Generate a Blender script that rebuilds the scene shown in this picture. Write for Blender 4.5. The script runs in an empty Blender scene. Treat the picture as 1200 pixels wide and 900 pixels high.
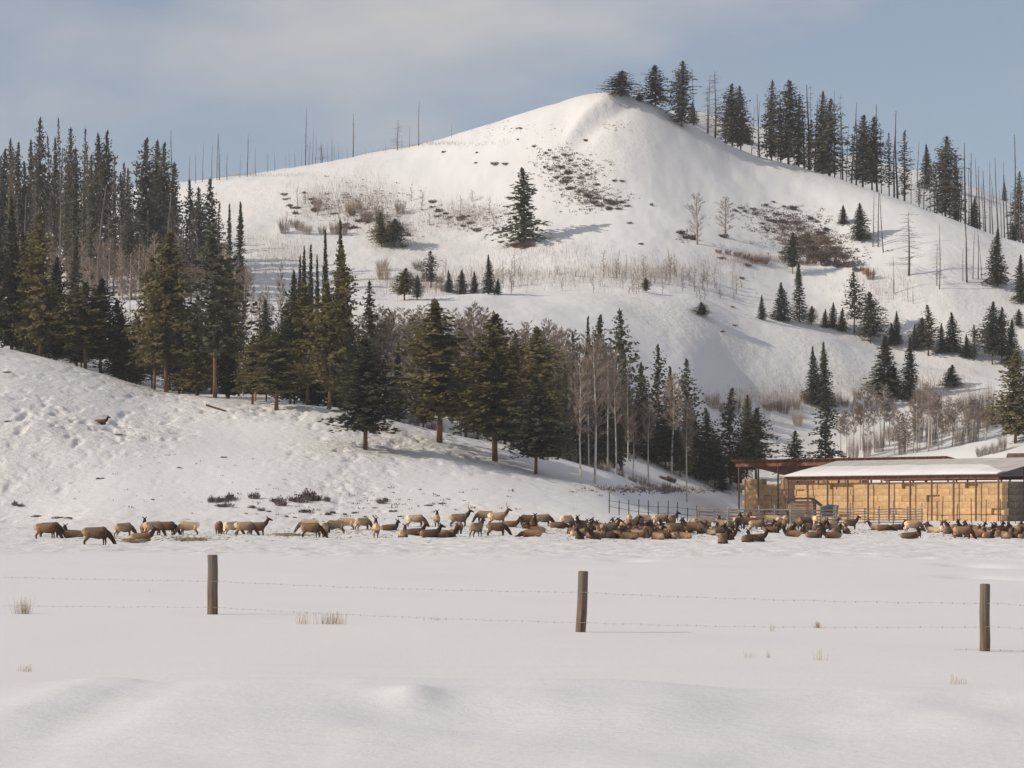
import bpy, bmesh, math, random
import numpy as np
from mathutils import Vector, Matrix

# ------------------------------------------------------------------ camera
scene = bpy.context.scene
C = scene.collection
F = 3333.0          # focal length in pixels of a 1200 px wide picture
HZ = 595.0          # picture row of the horizon
CH = 2.04           # eye height
cam_d = bpy.data.cameras.new("camera")
cam = bpy.data.objects.new("camera", cam_d)
C.objects.link(cam)
cam.location = (0, 0, CH)
cam.rotation_euler = (math.radians(90), 0, 0)
cam_d.sensor_width = 36.0
cam_d.lens = 36.0 * F / 1200.0
cam_d.shift_y = (HZ - 450.0) / 1200.0
cam_d.clip_start = 0.5
cam_d.clip_end = 20000
scene.camera = cam
scene.cycles.max_bounces = 5
scene.cycles.diffuse_bounces = 3
scene.render.resolution_x = 1024
scene.render.resolution_y = 768

# ------------------------------------------------------------------ light
SUN_EL = math.radians(30)
SUN_AZ = math.radians(15)        # degrees that the sun stands behind the picture plane, on the left
sdir = Vector((-math.cos(SUN_AZ) * math.cos(SUN_EL), -math.sin(SUN_AZ) * math.cos(SUN_EL), math.sin(SUN_EL)))
sun_d = bpy.data.lights.new("sun", 'SUN')
sun_d.energy = 3.3
sun_d.angle = math.radians(0.6)
sun_d.color = (1.0, 0.895, 0.75)
sun = bpy.data.objects.new("sun", sun_d)
C.objects.link(sun)
sun.rotation_euler = (-sdir).to_track_quat('-Z', 'Y').to_euler()
sun.location = (-60, 0, 80)

world = bpy.data.worlds.new("World")
scene.world = world
world.use_nodes = True
wn, wl = world.node_tree.nodes, world.node_tree.links
wn.clear()
w_out = wn.new('ShaderNodeOutputWorld')
w_bg = wn.new('ShaderNodeBackground')
w_bg.inputs['Strength'].default_value = 0.104
sky = wn.new('ShaderNodeTexSky')
sky.sky_type = 'NISHITA'
sky.sun_disc = False
sky.sun_elevation = SUN_EL
sky.sun_rotation = math.atan2(sdir.x, sdir.y)
sky.altitude = 2000
sky.air_density = 1.0
sky.dust_density = 3.0
sky.ozone_density = 3.0
w_tc = wn.new('ShaderNodeTexCoord')
w_map = wn.new('ShaderNodeMapping')
w_map.inputs['Location'].default_value = (37.365, 10.138, 10.258)
w_map.inputs['Scale'].default_value = (6.0, 6.0, 14.0)
w_noise = wn.new('ShaderNodeTexNoise')
w_noise.inputs['Scale'].default_value = 1.0
w_noise.inputs['Detail'].default_value = 6.0
w_noise.inputs['Roughness'].default_value = 0.48
w_ramp = wn.new('ShaderNodeValToRGB')
w_ramp.color_ramp.elements[0].position = 0.46
w_ramp.color_ramp.elements[0].color = (0, 0, 0, 1)
w_ramp.color_ramp.elements[1].position = 0.72
w_ramp.color_ramp.elements[1].color = (0.9, 0.9, 0.9, 1)
w_veil = wn.new('ShaderNodeMixRGB')      # thin even high cloud veil over the whole sky
w_veil.inputs['Fac'].default_value = 0.28
w_veil.inputs['Color2'].default_value = (5.9, 5.2, 4.4, 1)
w_mix = wn.new('ShaderNodeMixRGB')
w_mix.inputs['Color2'].default_value = (6.0, 5.75, 5.6, 1)
wl.new(w_tc.outputs['Generated'], w_map.inputs['Vector'])
wl.new(w_map.outputs['Vector'], w_noise.inputs['Vector'])
wl.new(w_noise.outputs['Fac'], w_ramp.inputs['Fac'])
wl.new(sky.outputs['Color'], w_veil.inputs['Color1'])
wl.new(w_veil.outputs['Color'], w_mix.inputs['Color1'])
wl.new(w_ramp.outputs['Color'], w_mix.inputs['Fac'])
wl.new(w_mix.outputs['Color'], w_bg.inputs['Color'])
wl.new(w_bg.outputs['Background'], w_out.inputs['Surface'])

scene.view_settings.view_transform = 'Standard'
scene.view_settings.look = 'None'
scene.view_settings.exposure = 0.0
scene.view_settings.gamma = 1.0

# ------------------------------------------------------------------ materials
def new_mat(name):
    m = bpy.data.materials.new(name)
    m.use_nodes = True
    n, l = m.node_tree.nodes, m.node_tree.links
    b = n['Principled BSDF']
    b.inputs['Specular IOR Level'].default_value = 0.15
    b.inputs['Roughness'].default_value = 0.85
    return m, n, l, b

def mat_noise(name, c1, c2, scale=3.0, rough=0.85, vary=0.0, stretch=(1, 1, 1), bump=0.0, coords='Object'):
    """Two colours mixed by noise; `vary` changes brightness from object to object."""
    m, n, l, b = new_mat(name)
    b.inputs['Roughness'].default_value = rough
    tc = n.new('ShaderNodeTexCoord'); mp = n.new('ShaderNodeMapping'); no = n.new('ShaderNodeTexNoise')
    mp.inputs['Scale'].default_value = stretch
    no.inputs['Scale'].default_value = scale
    no.inputs['Detail'].default_value = 4
    l.new(tc.outputs[coords], mp.inputs['Vector']); l.new(mp.outputs['Vector'], no.inputs['Vector'])
    rp = n.new('ShaderNodeValToRGB')
    rp.color_ramp.elements[0].position = 0.3; rp.color_ramp.elements[0].color = (*c1, 1)
    rp.color_ramp.elements[1].position = 0.7; rp.color_ramp.elements[1].color = (*c2, 1)
    l.new(no.outputs['Fac'], rp.inputs['Fac'])
    col = rp.outputs['Color']
    if vary:
        oi = n.new('ShaderNodeObjectInfo'); mr = n.new('ShaderNodeMapRange')
        mr.inputs['To Min'].default_value = 1 - vary; mr.inputs['To Max'].default_value = 1 + vary
        l.new(oi.outputs['Random'], mr.inputs['Value'])
        vm = n.new('ShaderNodeVectorMath'); vm.operation = 'SCALE'
        l.new(col, vm.inputs[0]); l.new(mr.outputs['Result'], vm.inputs['Scale'])
        col = vm.outputs['Vector']
    l.new(col, b.inputs['Base Color'])
    if bump:
        bp = n.new('ShaderNodeBump'); bp.inputs['Strength'].default_value = bump; bp.inputs['Distance'].default_value = 0.03
        l.new(no.outputs['Fac'], bp.inputs['Height']); l.new(bp.outputs['Normal'], b.inputs['Normal'])
    return m

def snow_mat():
    m, n, l, b = new_mat('snow')
    b.inputs['Roughness'].default_value = 0.7
    geo = n.new('ShaderNodeNewGeometry')
    at = n.new('ShaderNodeAttribute'); at.attribute_name = 'bare'
    tr = n.new('ShaderNodeAttribute'); tr.attribute_name = 'tramp'
    n1 = n.new('ShaderNodeTexNoise'); n1.inputs['Scale'].default_value = 0.9; n1.inputs['Detail'].default_value = 5; n1.inputs['Roughness'].default_value = 0.6
    n2 = n.new('ShaderNodeTexNoise'); n2.inputs['Scale'].default_value = 0.35; n2.inputs['Detail'].default_value = 6
    mp = n.new('ShaderNodeMapping'); mp.inputs['Scale'].default_value = (0.12, 1.2, 1.0)
    n3 = n.new('ShaderNodeTexNoise'); n3.inputs['Scale'].default_value = 0.8; n3.inputs['Detail'].default_value = 3
    for q in (n1, n2): l.new(geo.outputs['Position'], q.inputs['Vector'])
    l.new(geo.outputs['Position'], mp.inputs['Vector']); l.new(mp.outputs['Vector'], n3.inputs['Vector'])
    # colour: fresh white, a trace of grime where trampled, bare soil where blown clear
    cr = n.new('ShaderNodeMixRGB'); cr.inputs['Color1'].default_value = (0.79, 0.785, 0.785, 1); cr.inputs['Color2'].default_value = (0.72, 0.69, 0.655, 1)
    mm = n.new('ShaderNodeMath'); mm.operation = 'MULTIPLY'
    l.new(n2.outputs['Fac'], mm.inputs[0]); l.new(tr.outputs['Fac'], mm.inputs[1]); l.new(mm.outputs[0], cr.inputs['Fac'])
    soil = n.new('ShaderNodeValToRGB')
    soil.color_ramp.elements[0].color = (0.07, 0.048, 0.04, 1); soil.color_ramp.elements[1].color = (0.20, 0.145, 0.11, 1)
    l.new(n1.outputs['Fac'], soil.inputs['Fac'])
    bm_ = n.new('ShaderNodeMath'); bm_.operation = 'ADD'
    l.new(at.outputs['Fac'], bm_.inputs[0]); l.new(n1.outputs['Fac'], bm_.inputs[1])
    st = n.new('ShaderNodeMapRange'); st.inputs['From Min'].default_value = 1.0; st.inputs['From Max'].default_value = 1.14
    l.new(bm_.outputs[0], st.inputs['Value'])
    mx = n.new('ShaderNodeMixRGB')
    l.new(st.outputs['Result'], mx.inputs['Fac']); l.new(cr.outputs['Color'], mx.inputs['Color1']); l.new(soil.outputs['Color'], mx.inputs['Color2'])
    l.new(mx.outputs['Color'], b.inputs['Base Color'])
    # relief: wind ripples everywhere, hoof marks where trampled
    b1 = n.new('ShaderNodeBump'); b1.inputs['Strength'].default_value = 0.22; b1.inputs['Distance'].default_value = 0.12
    l.new(n3.outputs['Fac'], b1.inputs['Height'])
    hm = n.new('ShaderNodeMath'); hm.operation = 'MULTIPLY'
    l.new(n1.outputs['Fac'], hm.inputs[0]); l.new(tr.outputs['Fac'], hm.inputs[1])
    b2 = n.new('ShaderNodeBump'); b2.inputs['Strength'].default_value = 0.75; b2.inputs['Distance'].default_value = 0.55
    l.new(hm.outputs[0], b2.inputs['Height']); l.new(b1.outputs['Normal'], b2.inputs['Normal'])
    n4 = n.new('ShaderNodeTexNoise'); n4.inputs['Scale'].default_value = 9.0; n4.inputs['Detail'].default_value = 8; n4.inputs['Roughness'].default_value = 0.7
    l.new(geo.outputs['Position'], n4.inputs['Vector'])
    b3 = n.new('ShaderNodeBump'); b3.inputs['Strength'].default_value = 0.30; b3.inputs['Distance'].default_value = 0.035
    l.new(n4.outputs['Fac'], b3.inputs['Height']); l.new(b2.outputs['Normal'], b3.inputs['Normal'])
    l.new(b3.outputs['Normal'], b.inputs['Normal'])
    return m

def needle_mat(name, c1, c2, vary=0.28):
    m = mat_noise(name, c1, c2, 0.8, vary=vary)
    n, l = m.node_tree.nodes, m.node_tree.links
    b = n['Principled BSDF']; src = b.inputs['Base Color'].links[0].from_socket
    t = n.new('ShaderNodeBsdfTranslucent'); mx = n.new('ShaderNodeMixShader'); mx.inputs['Fac'].default_value = 0.35
    l.new(src, t.inputs['Color']); l.new(b.outputs['BSDF'], mx.inputs[1]); l.new(t.outputs['BSDF'], mx.inputs[2])
    l.new(mx.outputs['Shader'], n['Material Output'].inputs['Surface'])
    return m
M = {}
M['snow'] = snow_mat()
M['pine'] = needle_mat('pine_needles', (0.118, 0.104, 0.047), (0.27, 0.228, 0.11))
M['spruce'] = needle_mat('spruce_needles', (0.068, 0.068, 0.044), (0.155, 0.147, 0.095))
M['far_pine'] = needle_mat('ridge_needles', (0.088, 0.082, 0.062), (0.185, 0.168, 0.128))
M['rust_needles'] = needle_mat('dying_needles', (0.12, 0.094, 0.074), (0.23, 0.185, 0.145))
M['bark'] = mat_noise('bark', (0.11, 0.065, 0.042), (0.27, 0.16, 0.10), 2.5, vary=0.2, stretch=(1, 1, 0.25))
M['grey_wood'] = mat_noise('dead_grey_wood', (0.09, 0.075, 0.068), (0.21, 0.18, 0.165), 2.0, vary=0.3, stretch=(1, 1, 0.2))
M['gold_wood'] = mat_noise('barkless_golden_wood', (0.25, 0.14, 0.06), (0.45, 0.28, 0.13), 2.0, stretch=(1, 1, 0.2))
M['aspen_bark'] = mat_noise('aspen_bark', (0.42, 0.38, 0.33), (0.68, 0.63, 0.56), 1.5, vary=0.15)
M['twig'] = mat_noise('bare_twigs', (0.235, 0.187, 0.152), (0.37, 0.30, 0.245), 0.7, vary=0.25)
M['red_twig'] = mat_noise('red_willow_twigs', (0.19, 0.095, 0.06), (0.32, 0.17, 0.10), 0.7, vary=0.2)
M['sage'] = mat_noise('sagebrush_stems', (0.10, 0.077, 0.068), (0.215, 0.165, 0.145), 1.2, vary=0.25)
M['dry_grass'] = mat_noise('dry_grass', (0.33, 0.24, 0.15), (0.52, 0.42, 0.29), 2.0, vary=0.2)

# ------------------------------------------------------------------ object helpers
def tag(o, label=None, cat=None, group=None, kind=None):
    if label: o['label'] = label
    if cat: o['category'] = cat
    if group: o['group'] = group
    if kind: o['kind'] = kind
    return o

def link(name, data, parent=None, loc=None, rot=None, scl=None):
    o = bpy.data.objects.new(name, data)
    C.objects.link(o)
    if parent is not None: o.parent = parent
    if loc is not None: o.location = loc
    if rot is not None: o.rotation_euler = rot
    if scl is not None: o.scale = scl
    return o

def mesh_from(name, verts, faces, mat, smooth=False):
    me = bpy.data.meshes.new(name)
    me.from_pydata([tuple(v) for v in verts], [], faces)
    if mat is not None: me.materials.append(mat)
    if smooth: me.polygons.foreach_set('use_smooth', [True] * len(me.polygons))
    me.update()
    return me

class Geo:
    """Collects sticks, boxes and needle sprays into one mesh."""
    def __init__(s): s.v = []; s.f = []
    def stick(s, a, b, ra, rb, n=3):
        a = Vector(a); b = Vector(b); d = b - a
        if d.length < 1e-6: return
        d.normalize()
        u = d.cross(Vector((0.31, 0.77, 0.55))); u.normalize(); w = d.cross(u)
        i0 = len(s.v)
        for k in range(n):
            t = 2 * math.pi * k / n; q = u * math.cos(t) + w * math.sin(t)
            s.v.append(a + q * ra); s.v.append(b + q * rb)
        for k in range(n):
            j = (k + 1) % n
            s.f.append((i0 + 2 * k, i0 + 2 * j, i0 + 2 * j + 1, i0 + 2 * k + 1))
    def tube(s, pts, rads, n=6, cap=True):
        i0 = len(s.v); m = len(pts)
        pts = [Vector(p) for p in pts]
        for i, p in enumerate(pts):
            d = (pts[min(i + 1, m - 1)] - pts[max(i - 1, 0)]).normalized()
            u = d.cross(Vector((0.31, 0.95, 0.02)))
            if u.length < 1e-3: u = d.cross(Vector((1, 0, 0)))
            u.normalize(); w = d.cross(u)
            r = rads[i]
            ru, rw = (r if isinstance(r, tuple) else (r, r))
            for k in range(n):
                t = 2 * math.pi * k / n
                s.v.append(p + u * math.cos(t) * ru + w * math.sin(t) * rw)
        for i in range(m - 1):
            for k in range(n):
                j = (k + 1) % n
                s.f.append((i0 + i * n + k, i0 + i * n + j, i0 + (i + 1) * n + j, i0 + (i + 1) * n + k))
        if cap:
            s.f.append(tuple(i0 + k for k in reversed(range(n))))
            s.f.append(tuple(i0 + (m - 1) * n + k for k in range(n)))
    def box(s, c, size, rz=0.0, bevel=0.0):
        cx, cy, cz = c; hx, hy, hz = size[0] / 2, size[1] / 2, size[2] / 2
        ca, sa = math.cos(rz), math.sin(rz); i0 = len(s.v)
        for z in (-hz, hz):
            for x, y in ((-hx, -hy), (hx, -hy), (hx, hy), (-hx, hy)):
                s.v.append(Vector((cx + x * ca - y * sa, cy + x * sa + y * ca, cz + z)))
        for q in ((3, 2, 1, 0), (4, 5, 6, 7), (0, 1, 5, 4), (1, 2, 6, 5), (2, 3, 7, 6), (3, 0, 4, 7)):
            s.f.append(tuple(i0 + k for k in q))
    def spray(s, p, d, nrm, l, w):
        """A small folded kite of needles."""
        d = d.normalized(); side = d.cross(nrm)
        if side.length < 1e-4: side = Vector((1, 0, 0))
        side.normalize(); i0 = len(s.v)
        mid = p + d * l * 0.45
        s.v += [p, mid + side * w * 0.5 - nrm * w * 0.12, p + d * l, mid - side * w * 0.5 - nrm * w * 0.12]
        s.f += [(i0, i0 + 1, i0 + 2), (i0, i0 + 2, i0 + 3)]
    def mesh(s, name, mat, smooth=False): return mesh_from(name, s.v, s.f, mat, smooth)

ORD1 = ['', 'first', 'second', 'third', 'fourth', 'fifth', 'sixth', 'seventh', 'eighth', 'ninth', 'tenth', 'eleventh', 'twelfth',
        'thirteenth', 'fourteenth', 'fifteenth', 'sixteenth', 'seventeenth', 'eighteenth', 'nineteenth']
TENS = ['', '', 'twenty', 'thirty', 'forty', 'fifty', 'sixty', 'seventy', 'eighty', 'ninety']
def ordinal(n):
    if n < 20: return ORD1[n]
    if n % 10 == 0: return TENS[n // 10][:-1] + 'ieth'
    return TENS[n // 10] + '-' + ORD1[n % 10]

# ------------------------------------------------------------------ noise
_rs = np.random.RandomState(11)
_tab = _rs.rand(256, 256)
def vnoise(x, y):
    xi = np.floor(x).astype(int); yi = np.floor(y).astype(int)
    fx = x - xi; fy = y - yi
    fx = fx * fx * fx * (fx * (fx * 6 - 15) + 10); fy = fy * fy * fy * (fy * (fy * 6 - 15) + 10)
    a = _tab[xi & 255, yi & 255]; b = _tab[(xi + 1) & 255, yi & 255]
    c = _tab[xi & 255, (yi + 1) & 255]; d = _tab[(xi + 1) & 255, (yi + 1) & 255]
    return (a * (1 - fx) + b * fx) * (1 - fy) + (c * (1 - fx) + d * fx) * fy - 0.5
def fbm(x, y, octaves=4, gain=0.5):
    r = 0; a = 1.0
    for k in range(octaves):
        r = r + a * vnoise(x + 17.3 * k, y - 9.1 * k); x = x * 2.03; y = y * 2.03; a *= gain
    return r
def sstep(a, b, x):
    t = np.clip((x - a) / (b - a), 0, 1); return t * t * (3 - 2 * t)

# ------------------------------------------------------------------ terrain
def pchip(x, y, q):
    x = np.asarray(x, float); y = np.asarray(y, float); h = np.diff(x); dl = np.diff(y) / h
    d = np.zeros_like(y)
    for i in range(1, len(x) - 1):
        if dl[i - 1] * dl[i] > 0:
            w1 = 2 * h[i] + h[i - 1]; w2 = h[i] + 2 * h[i - 1]
            d[i] = (w1 + w2) / (w1 / dl[i - 1] + w2 / dl[i])
    d[0] = dl[0]; d[-1] = dl[-1]
    k = np.clip(np.searchsorted(x, q) - 1, 0, len(x) - 2)
    t = np.clip((q - x[k]) / h[k], 0, 1)
    t2 = t * t; t3 = t2 * t
    return (2*t3-3*t2+1)*y[k] + (t3-2*t2+t)*h[k]*d[k] + (-2*t3+3*t2)*y[k+1] + (t3-t2)*h[k]*d[k+1]

# columns of the valley seen from the road: bearing -> (distance, elevation row) of toe, first crest, dip, bench foot,
# bench edge, hollow behind it, hillside, ridge, saddle behind, back ridge
COLS = [
 (-420, (298,612),(364,460.7),(430,370),(470,372),(500,362),(580,322),(600,324),(700,262),(820,232),(880,240),(960,262)),
 (0, (298,612),(359,485.7),(420,408),(462,410),(490,398),(570,345),(590,347),(700,280),(800,240),(860,250),(940,272)),
 (100, (298,611),(357,500.6),(416,432),(460,434),(490,412),(565,350),(585,352),(695,280),(790,228),(850,240),(930,262)),
 (200, (298,610),(353,518.9),(408,461),(455,460),(485,428),(560,352),(580,355),(690,275),(780,216),(840,228),(920,250)),
 (300, (298,611),(349,526.7),(400,472),(440,470),(475,440),(555,352),(575,355),(685,272),(770,205),(830,218),(910,240)),
 (400, (298,612),(348,532.1),(398,480),(430,484),(465,456),(556,353),(577,358),(674,275),(760,188),(820,200),(900,225)),
 (500, (300,609),(349,544.4),(398,502),(430,509),(466,484),(564,350),(585,357),(664,280),(748,169),(808,182),(892,205)),
 (600, (304,604),(351,554.8),(398,522),(432,532),(475,505),(575,345),(596,352),(664,275),(733,139),(795,160),(875,190)),
 (650, (308,602),(354,561.9),(400,535),(435,545),(480,516),(577,344),(598,351),(664,271),(727,122),(788,140),(866,175)),
 (715, (322,601),(363,572.1),(404,552),(440,562),(488,528),(580,344),(601,351),(664,268),(721,110),(782,126),(860,155)),
 (750, (335,604),(378,588),(420,566),(446,571),(494,541),(583,343),(604,350),(664,270),(720,117),(778,132),(852,142)),
 (800, (335,609),(430,604),(480,573),(492,569),(506,546),(587,346),(608,353),(666,275),(724,141),(778,156),(850,133)),
 (870, (335,613),(488,608),(507,572),(516,567),(526,546),(592,367),(613,374),(666,292),(726,177),(780,192),(856,146)),
 (950, (335,613),(490,608),(515,558),(525,555),(536,536),(595,381),(616,388),(664,312),(720,198),(776,206),(852,173)),
 (1000, (335,613),(486,608),(515,540),(527,540),(540,524),(594,396),(615,403),(656,326),(712,215),(770,224),(848,188)),
 (1050, (335,613),(476,608),(512,532),(526,532),(540,519),(595,414),(614,421),(649,340),(704,232),(762,240),(844,198)),
 (1120, (335,613),(455,608),(508,523),(524,524),(538,510),(590,430),(608,437),(641,352),(694,260),(752,266),(836,213)),
 (1200, (335,613),(440,609),(502,507),(520,508),(535,497),(585,444),(603,451),(636,372),(685,288),(745,292),(826,246)),
 (1620, (335,613),(440,608),(500,470),(520,470),(535,462),(550,440),(566,447),(590,405),(620,372),(680,380),(760,350)),
]
GP = np.linspace(-420, 1620, 681)
GY = np.arange(4.0, 1402.0, 1.0)
def _build_base():
    cp = np.array([c[0] for c in COLS], float)
    K = len(COLS[0]) - 1
    kY = np.array([pchip(cp, [c[1 + k][0] for c in COLS], GP) for k in range(K)])
    kS = np.array([pchip(cp, [c[1 + k][1] for c in COLS], GP) for k in range(K)])
    kZ = CH + (HZ - kS) * kY / F
    Z = np.zeros((len(GP), len(GY)))
    for i in range(len(GP)):
        ys = np.concatenate([[0, 95, 145, 190, 255], kY[:, i], [1150, 1420]])
        q = float(sstep(600, 760, GP[i])); zs = np.concatenate([[0, 0, -0.22 - 0.13 * q, -0.42 - 0.28 * q, -0.40 - 0.5 * q], kZ[:, i], [kZ[-1, i] * 0.75, kZ[-1, i] * 0.5]])
        Z[i] = pchip(ys, zs, GY)
    for ax, sg in ((0, 5.0), (1, 4.0)):
        n = int(3 * sg); k = np.exp(-0.5 * (np.arange(-n, n + 1) / sg) ** 2); k /= k.sum()
        Z = np.apply_along_axis(lambda v: np.convolve(np.pad(v, n, mode='edge'), k, mode='valid'), ax, Z)
    return Z
BASE = _build_base()

BERM_P = [-420, -60, 0, 50, 90, 125, 160, 210, 300, 440, 560, 640, 720, 790, 850, 940, 1000, 1090, 1200, 1620]
BERM_S = [815, 832, 826, 815, 818, 826, 824, 815, 811, 811, 820, 818, 822, 827, 838, 850, 848, 842, 849, 835]
# (bearing, distance, half-width across m, half-depth m, height m): gullies, ribs, drifts
BUMPS = [
 (735, 660, 18, 26, 1.2), (800, 670, 18, 30, -1.0), (860, 665, 16, 26, 1.8), (940, 660, 12, 30, -2.2), (1010, 650, 16, 26, 1.6),
 (640, 640, 16, 26, 2.4), (545, 650, 16, 34, -3.4), (470, 650, 14, 30, 2.6), (400, 660, 16, 34, -3.2), (330, 690, 18, 30, 2.6),
 (1080, 600, 12, 20, -2.0), (1150, 600, 14, 20, 1.8), (760, 600, 14, 14, 1.2), (690, 600, 12, 14, -1.2),
 (790, 540, 14, 9, 0.8), (680, 525, 14, 10, -0.6), (840, 545, 14, 10, 1.2), (590, 525, 14, 10, 1.0),
 (60, 340, 8, 18, 1.0), (120, 350, 7, 20, -1.0), (200, 345, 8, 18, 0.8), (260, 345, 6, 20, -0.8), (330, 345, 9, 18, 0.9),
 (420, 345, 8, 18, -0.8), (500, 345, 8, 16, 0.8), (20, 310, 5, 10, -0.8), (1146, 84, 0.5, 1.3, -0.3), (1199, 82, 0.5, 1.2, -0.25), (1150, 100, 0.6, 2.0, -0.2), (1135, 104, 0.6, 2.0, -0.2), (735, 117, 0.6, 2.5, -0.22),
]
def terrain(p, Y):
    """Ground height at bearing p (picture column) and distance Y. Arrays or scalars."""
    p = np.asarray(p, float); Y = np.asarray(Y, float)
    fi = np.clip((p - GP[0]) / (GP[1] - GP[0]), 0, len(GP) - 1.001); fj = np.clip(Y - GY[0], 0, len(GY) - 1.001)
    i = fi.astype(int); j = fj.astype(int); a = fi - i; b = fj - j
    z = (BASE[i, j] * (1 - a) + BASE[i + 1, j] * a) * (1 - b) + (BASE[i, j + 1] * (1 - a) + BASE[i + 1, j + 1] * a) * b
    X = (p - 600) * Y / F
    # roadside snow bank in front
    pb = 600 + X * F / 13.0
    bz = CH - (pchip(BERM_P, BERM_S, np.clip(pb, -420, 1620)) - HZ) * 13.0 / F
    lump = 0.4 * (bz - 1.14)
    z = z + (1.14 + lump * np.exp(-0.5 * ((Y - 13) / 2.2) ** 2) + 0.03 * sstep(12, 7, Y)) * sstep(21, 14.5, Y) + (0.05 * fbm(X * 0.55 + 5, Y * 0.5, 2) + 0.022 * fbm(X * 2.2, Y * 2.0, 2)) * sstep(20, 13, Y) * sstep(4, 9, 22 - Y)
    z = z + 0.04 * np.exp(-0.5 * (((X + 0.45) / 0.09) ** 2 + ((Y - 13.2) / 0.35) ** 2))
    # rolling relief of the far hill
    far = sstep(430, 560, Y)
    z = z + far * (1.5 * fbm(X / 46, Y / 60, 3) + 0.42 * fbm(X / 6.5, Y / 10.0, 4, 0.5))
    for (bp, by, sx, sy, h) in BUMPS:
        z = z + h * np.exp(-0.5 * (((X - (bp - 600) * by / F) / sx) ** 2 + ((Y - by) / sy) ** 2))
    # wind-cut cornice under the summit
    cx = (704 - 600) * 706 / F
    dd = Y - (706 + 0.8 * (X - cx))
    z = z + np.exp(-0.5 * ((X - cx) / 6.5) ** 4) * (3.0 / (1 + np.exp(-dd / 0.5)) * np.exp(-np.clip(dd, 0, 99) / 9.0) - 0.9 * np.exp(-0.5 * ((dd + 4) / 2.5) ** 2))
    # near hillside: lumpy, trodden by the herd
    ns = sstep(285, 306, Y) * sstep(440, 405, Y) * sstep(770, 690, p)
    tr = np.clip(0.55 + 1.3 * fbm(X / 17, Y / 30, 2), 0.12, 1.0) * sstep(720, 430, p) + 0.12 * sstep(430, 700, p)
    pit = -0.9 * np.clip(fbm(X / 1.5, Y / 3.4, 3) - 0.10, 0, 1) + 0.34 * fbm(X / 4.2, Y / 8.0, 3)
    z = z + ns * (tr * pit + 0.5 * fbm(X / 14, Y / 22, 2))
    # trampled feeding ground
    fg = sstep(112, 150, Y + 34 * vnoise(X / 7, Y / 40) + 14 * vnoise(X / 2.5, Y / 12)) * sstep(312, 292, Y)
    z = z + fg * (0.16 * fbm(X / 1.3, Y / 5.0, 3) + 0.10 * fbm(X / 6, Y / 14, 2))
    z = z + sstep(24, 34, Y) * sstep(128, 116, Y) * (0.05 * fbm(X / 5, Y / 5, 2) + 0.022 * fbm(X / 7, Y / 0.9, 3))
    z = z + sstep(430, 300, Y) * sstep(285, 300, Y) * sstep(740, 800, p) * 0.12 * fbm(X / 2, Y / 7, 3)
    return z

def row_of(p, Y): return HZ - (terrain(p, Y) - CH) * F / Y
_YS = np.arange(28.0, 900.0, 0.5)
_cache = {}
def hit(p, s, ymin=28.0):
    """Distance of the ground first met when looking along bearing p at picture row s."""
    key = round(p, 1)
    if key not in _cache: _cache[key] = row_of(np.full_like(_YS, p), _YS)
    r = _cache[key]; ok = np.where((r <= s) & (_YS >= ymin))[0]
    if len(ok): return float(_YS[ok[0]])
    return float(_YS[np.argmin(r)]) + 2.0
def ground(p, Y): return Vector(((p - 600) * Y / F, Y, float(terrain(p, Y))))
def ground_xy(x, y): return float(terrain(600 + x * F / y, y))

# bare, snow-free patches: (bearing, row, half width px, half height px, strength)
BARE = [(655,190,24,12,.45),(665,212,26,12,.55),(690,225,30,10,.55),(705,238,26,8,.5),(672,200,34,20,.32),
        (900,258,34,10,.42),(925,265,36,12,.58),(945,282,36,12,.7),(965,296,40,10,.72),(985,305,26,8,.6),(905,246,24,8,.4),
        (610,288,16,4,.75),(360,240,30,20,.30),(430,235,30,20,.32),(450,275,28,16,.35),(460,270,20,10,.42),(570,255,40,14,.28),
        (800,280,14,7,.6),(815,277,10,5,.6),(490,300,20,6,.45),(840,300,40,5,.3),(500,170,60,3,.4),(300,207,60,3,.35),
        (575,160,40,4,.34),(770,575,60,3,.62),(720,578,40,3,.55),(780,586,40,2,.5),(930,570,20,4,.3),(725,150,22,5,.3)]

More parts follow.
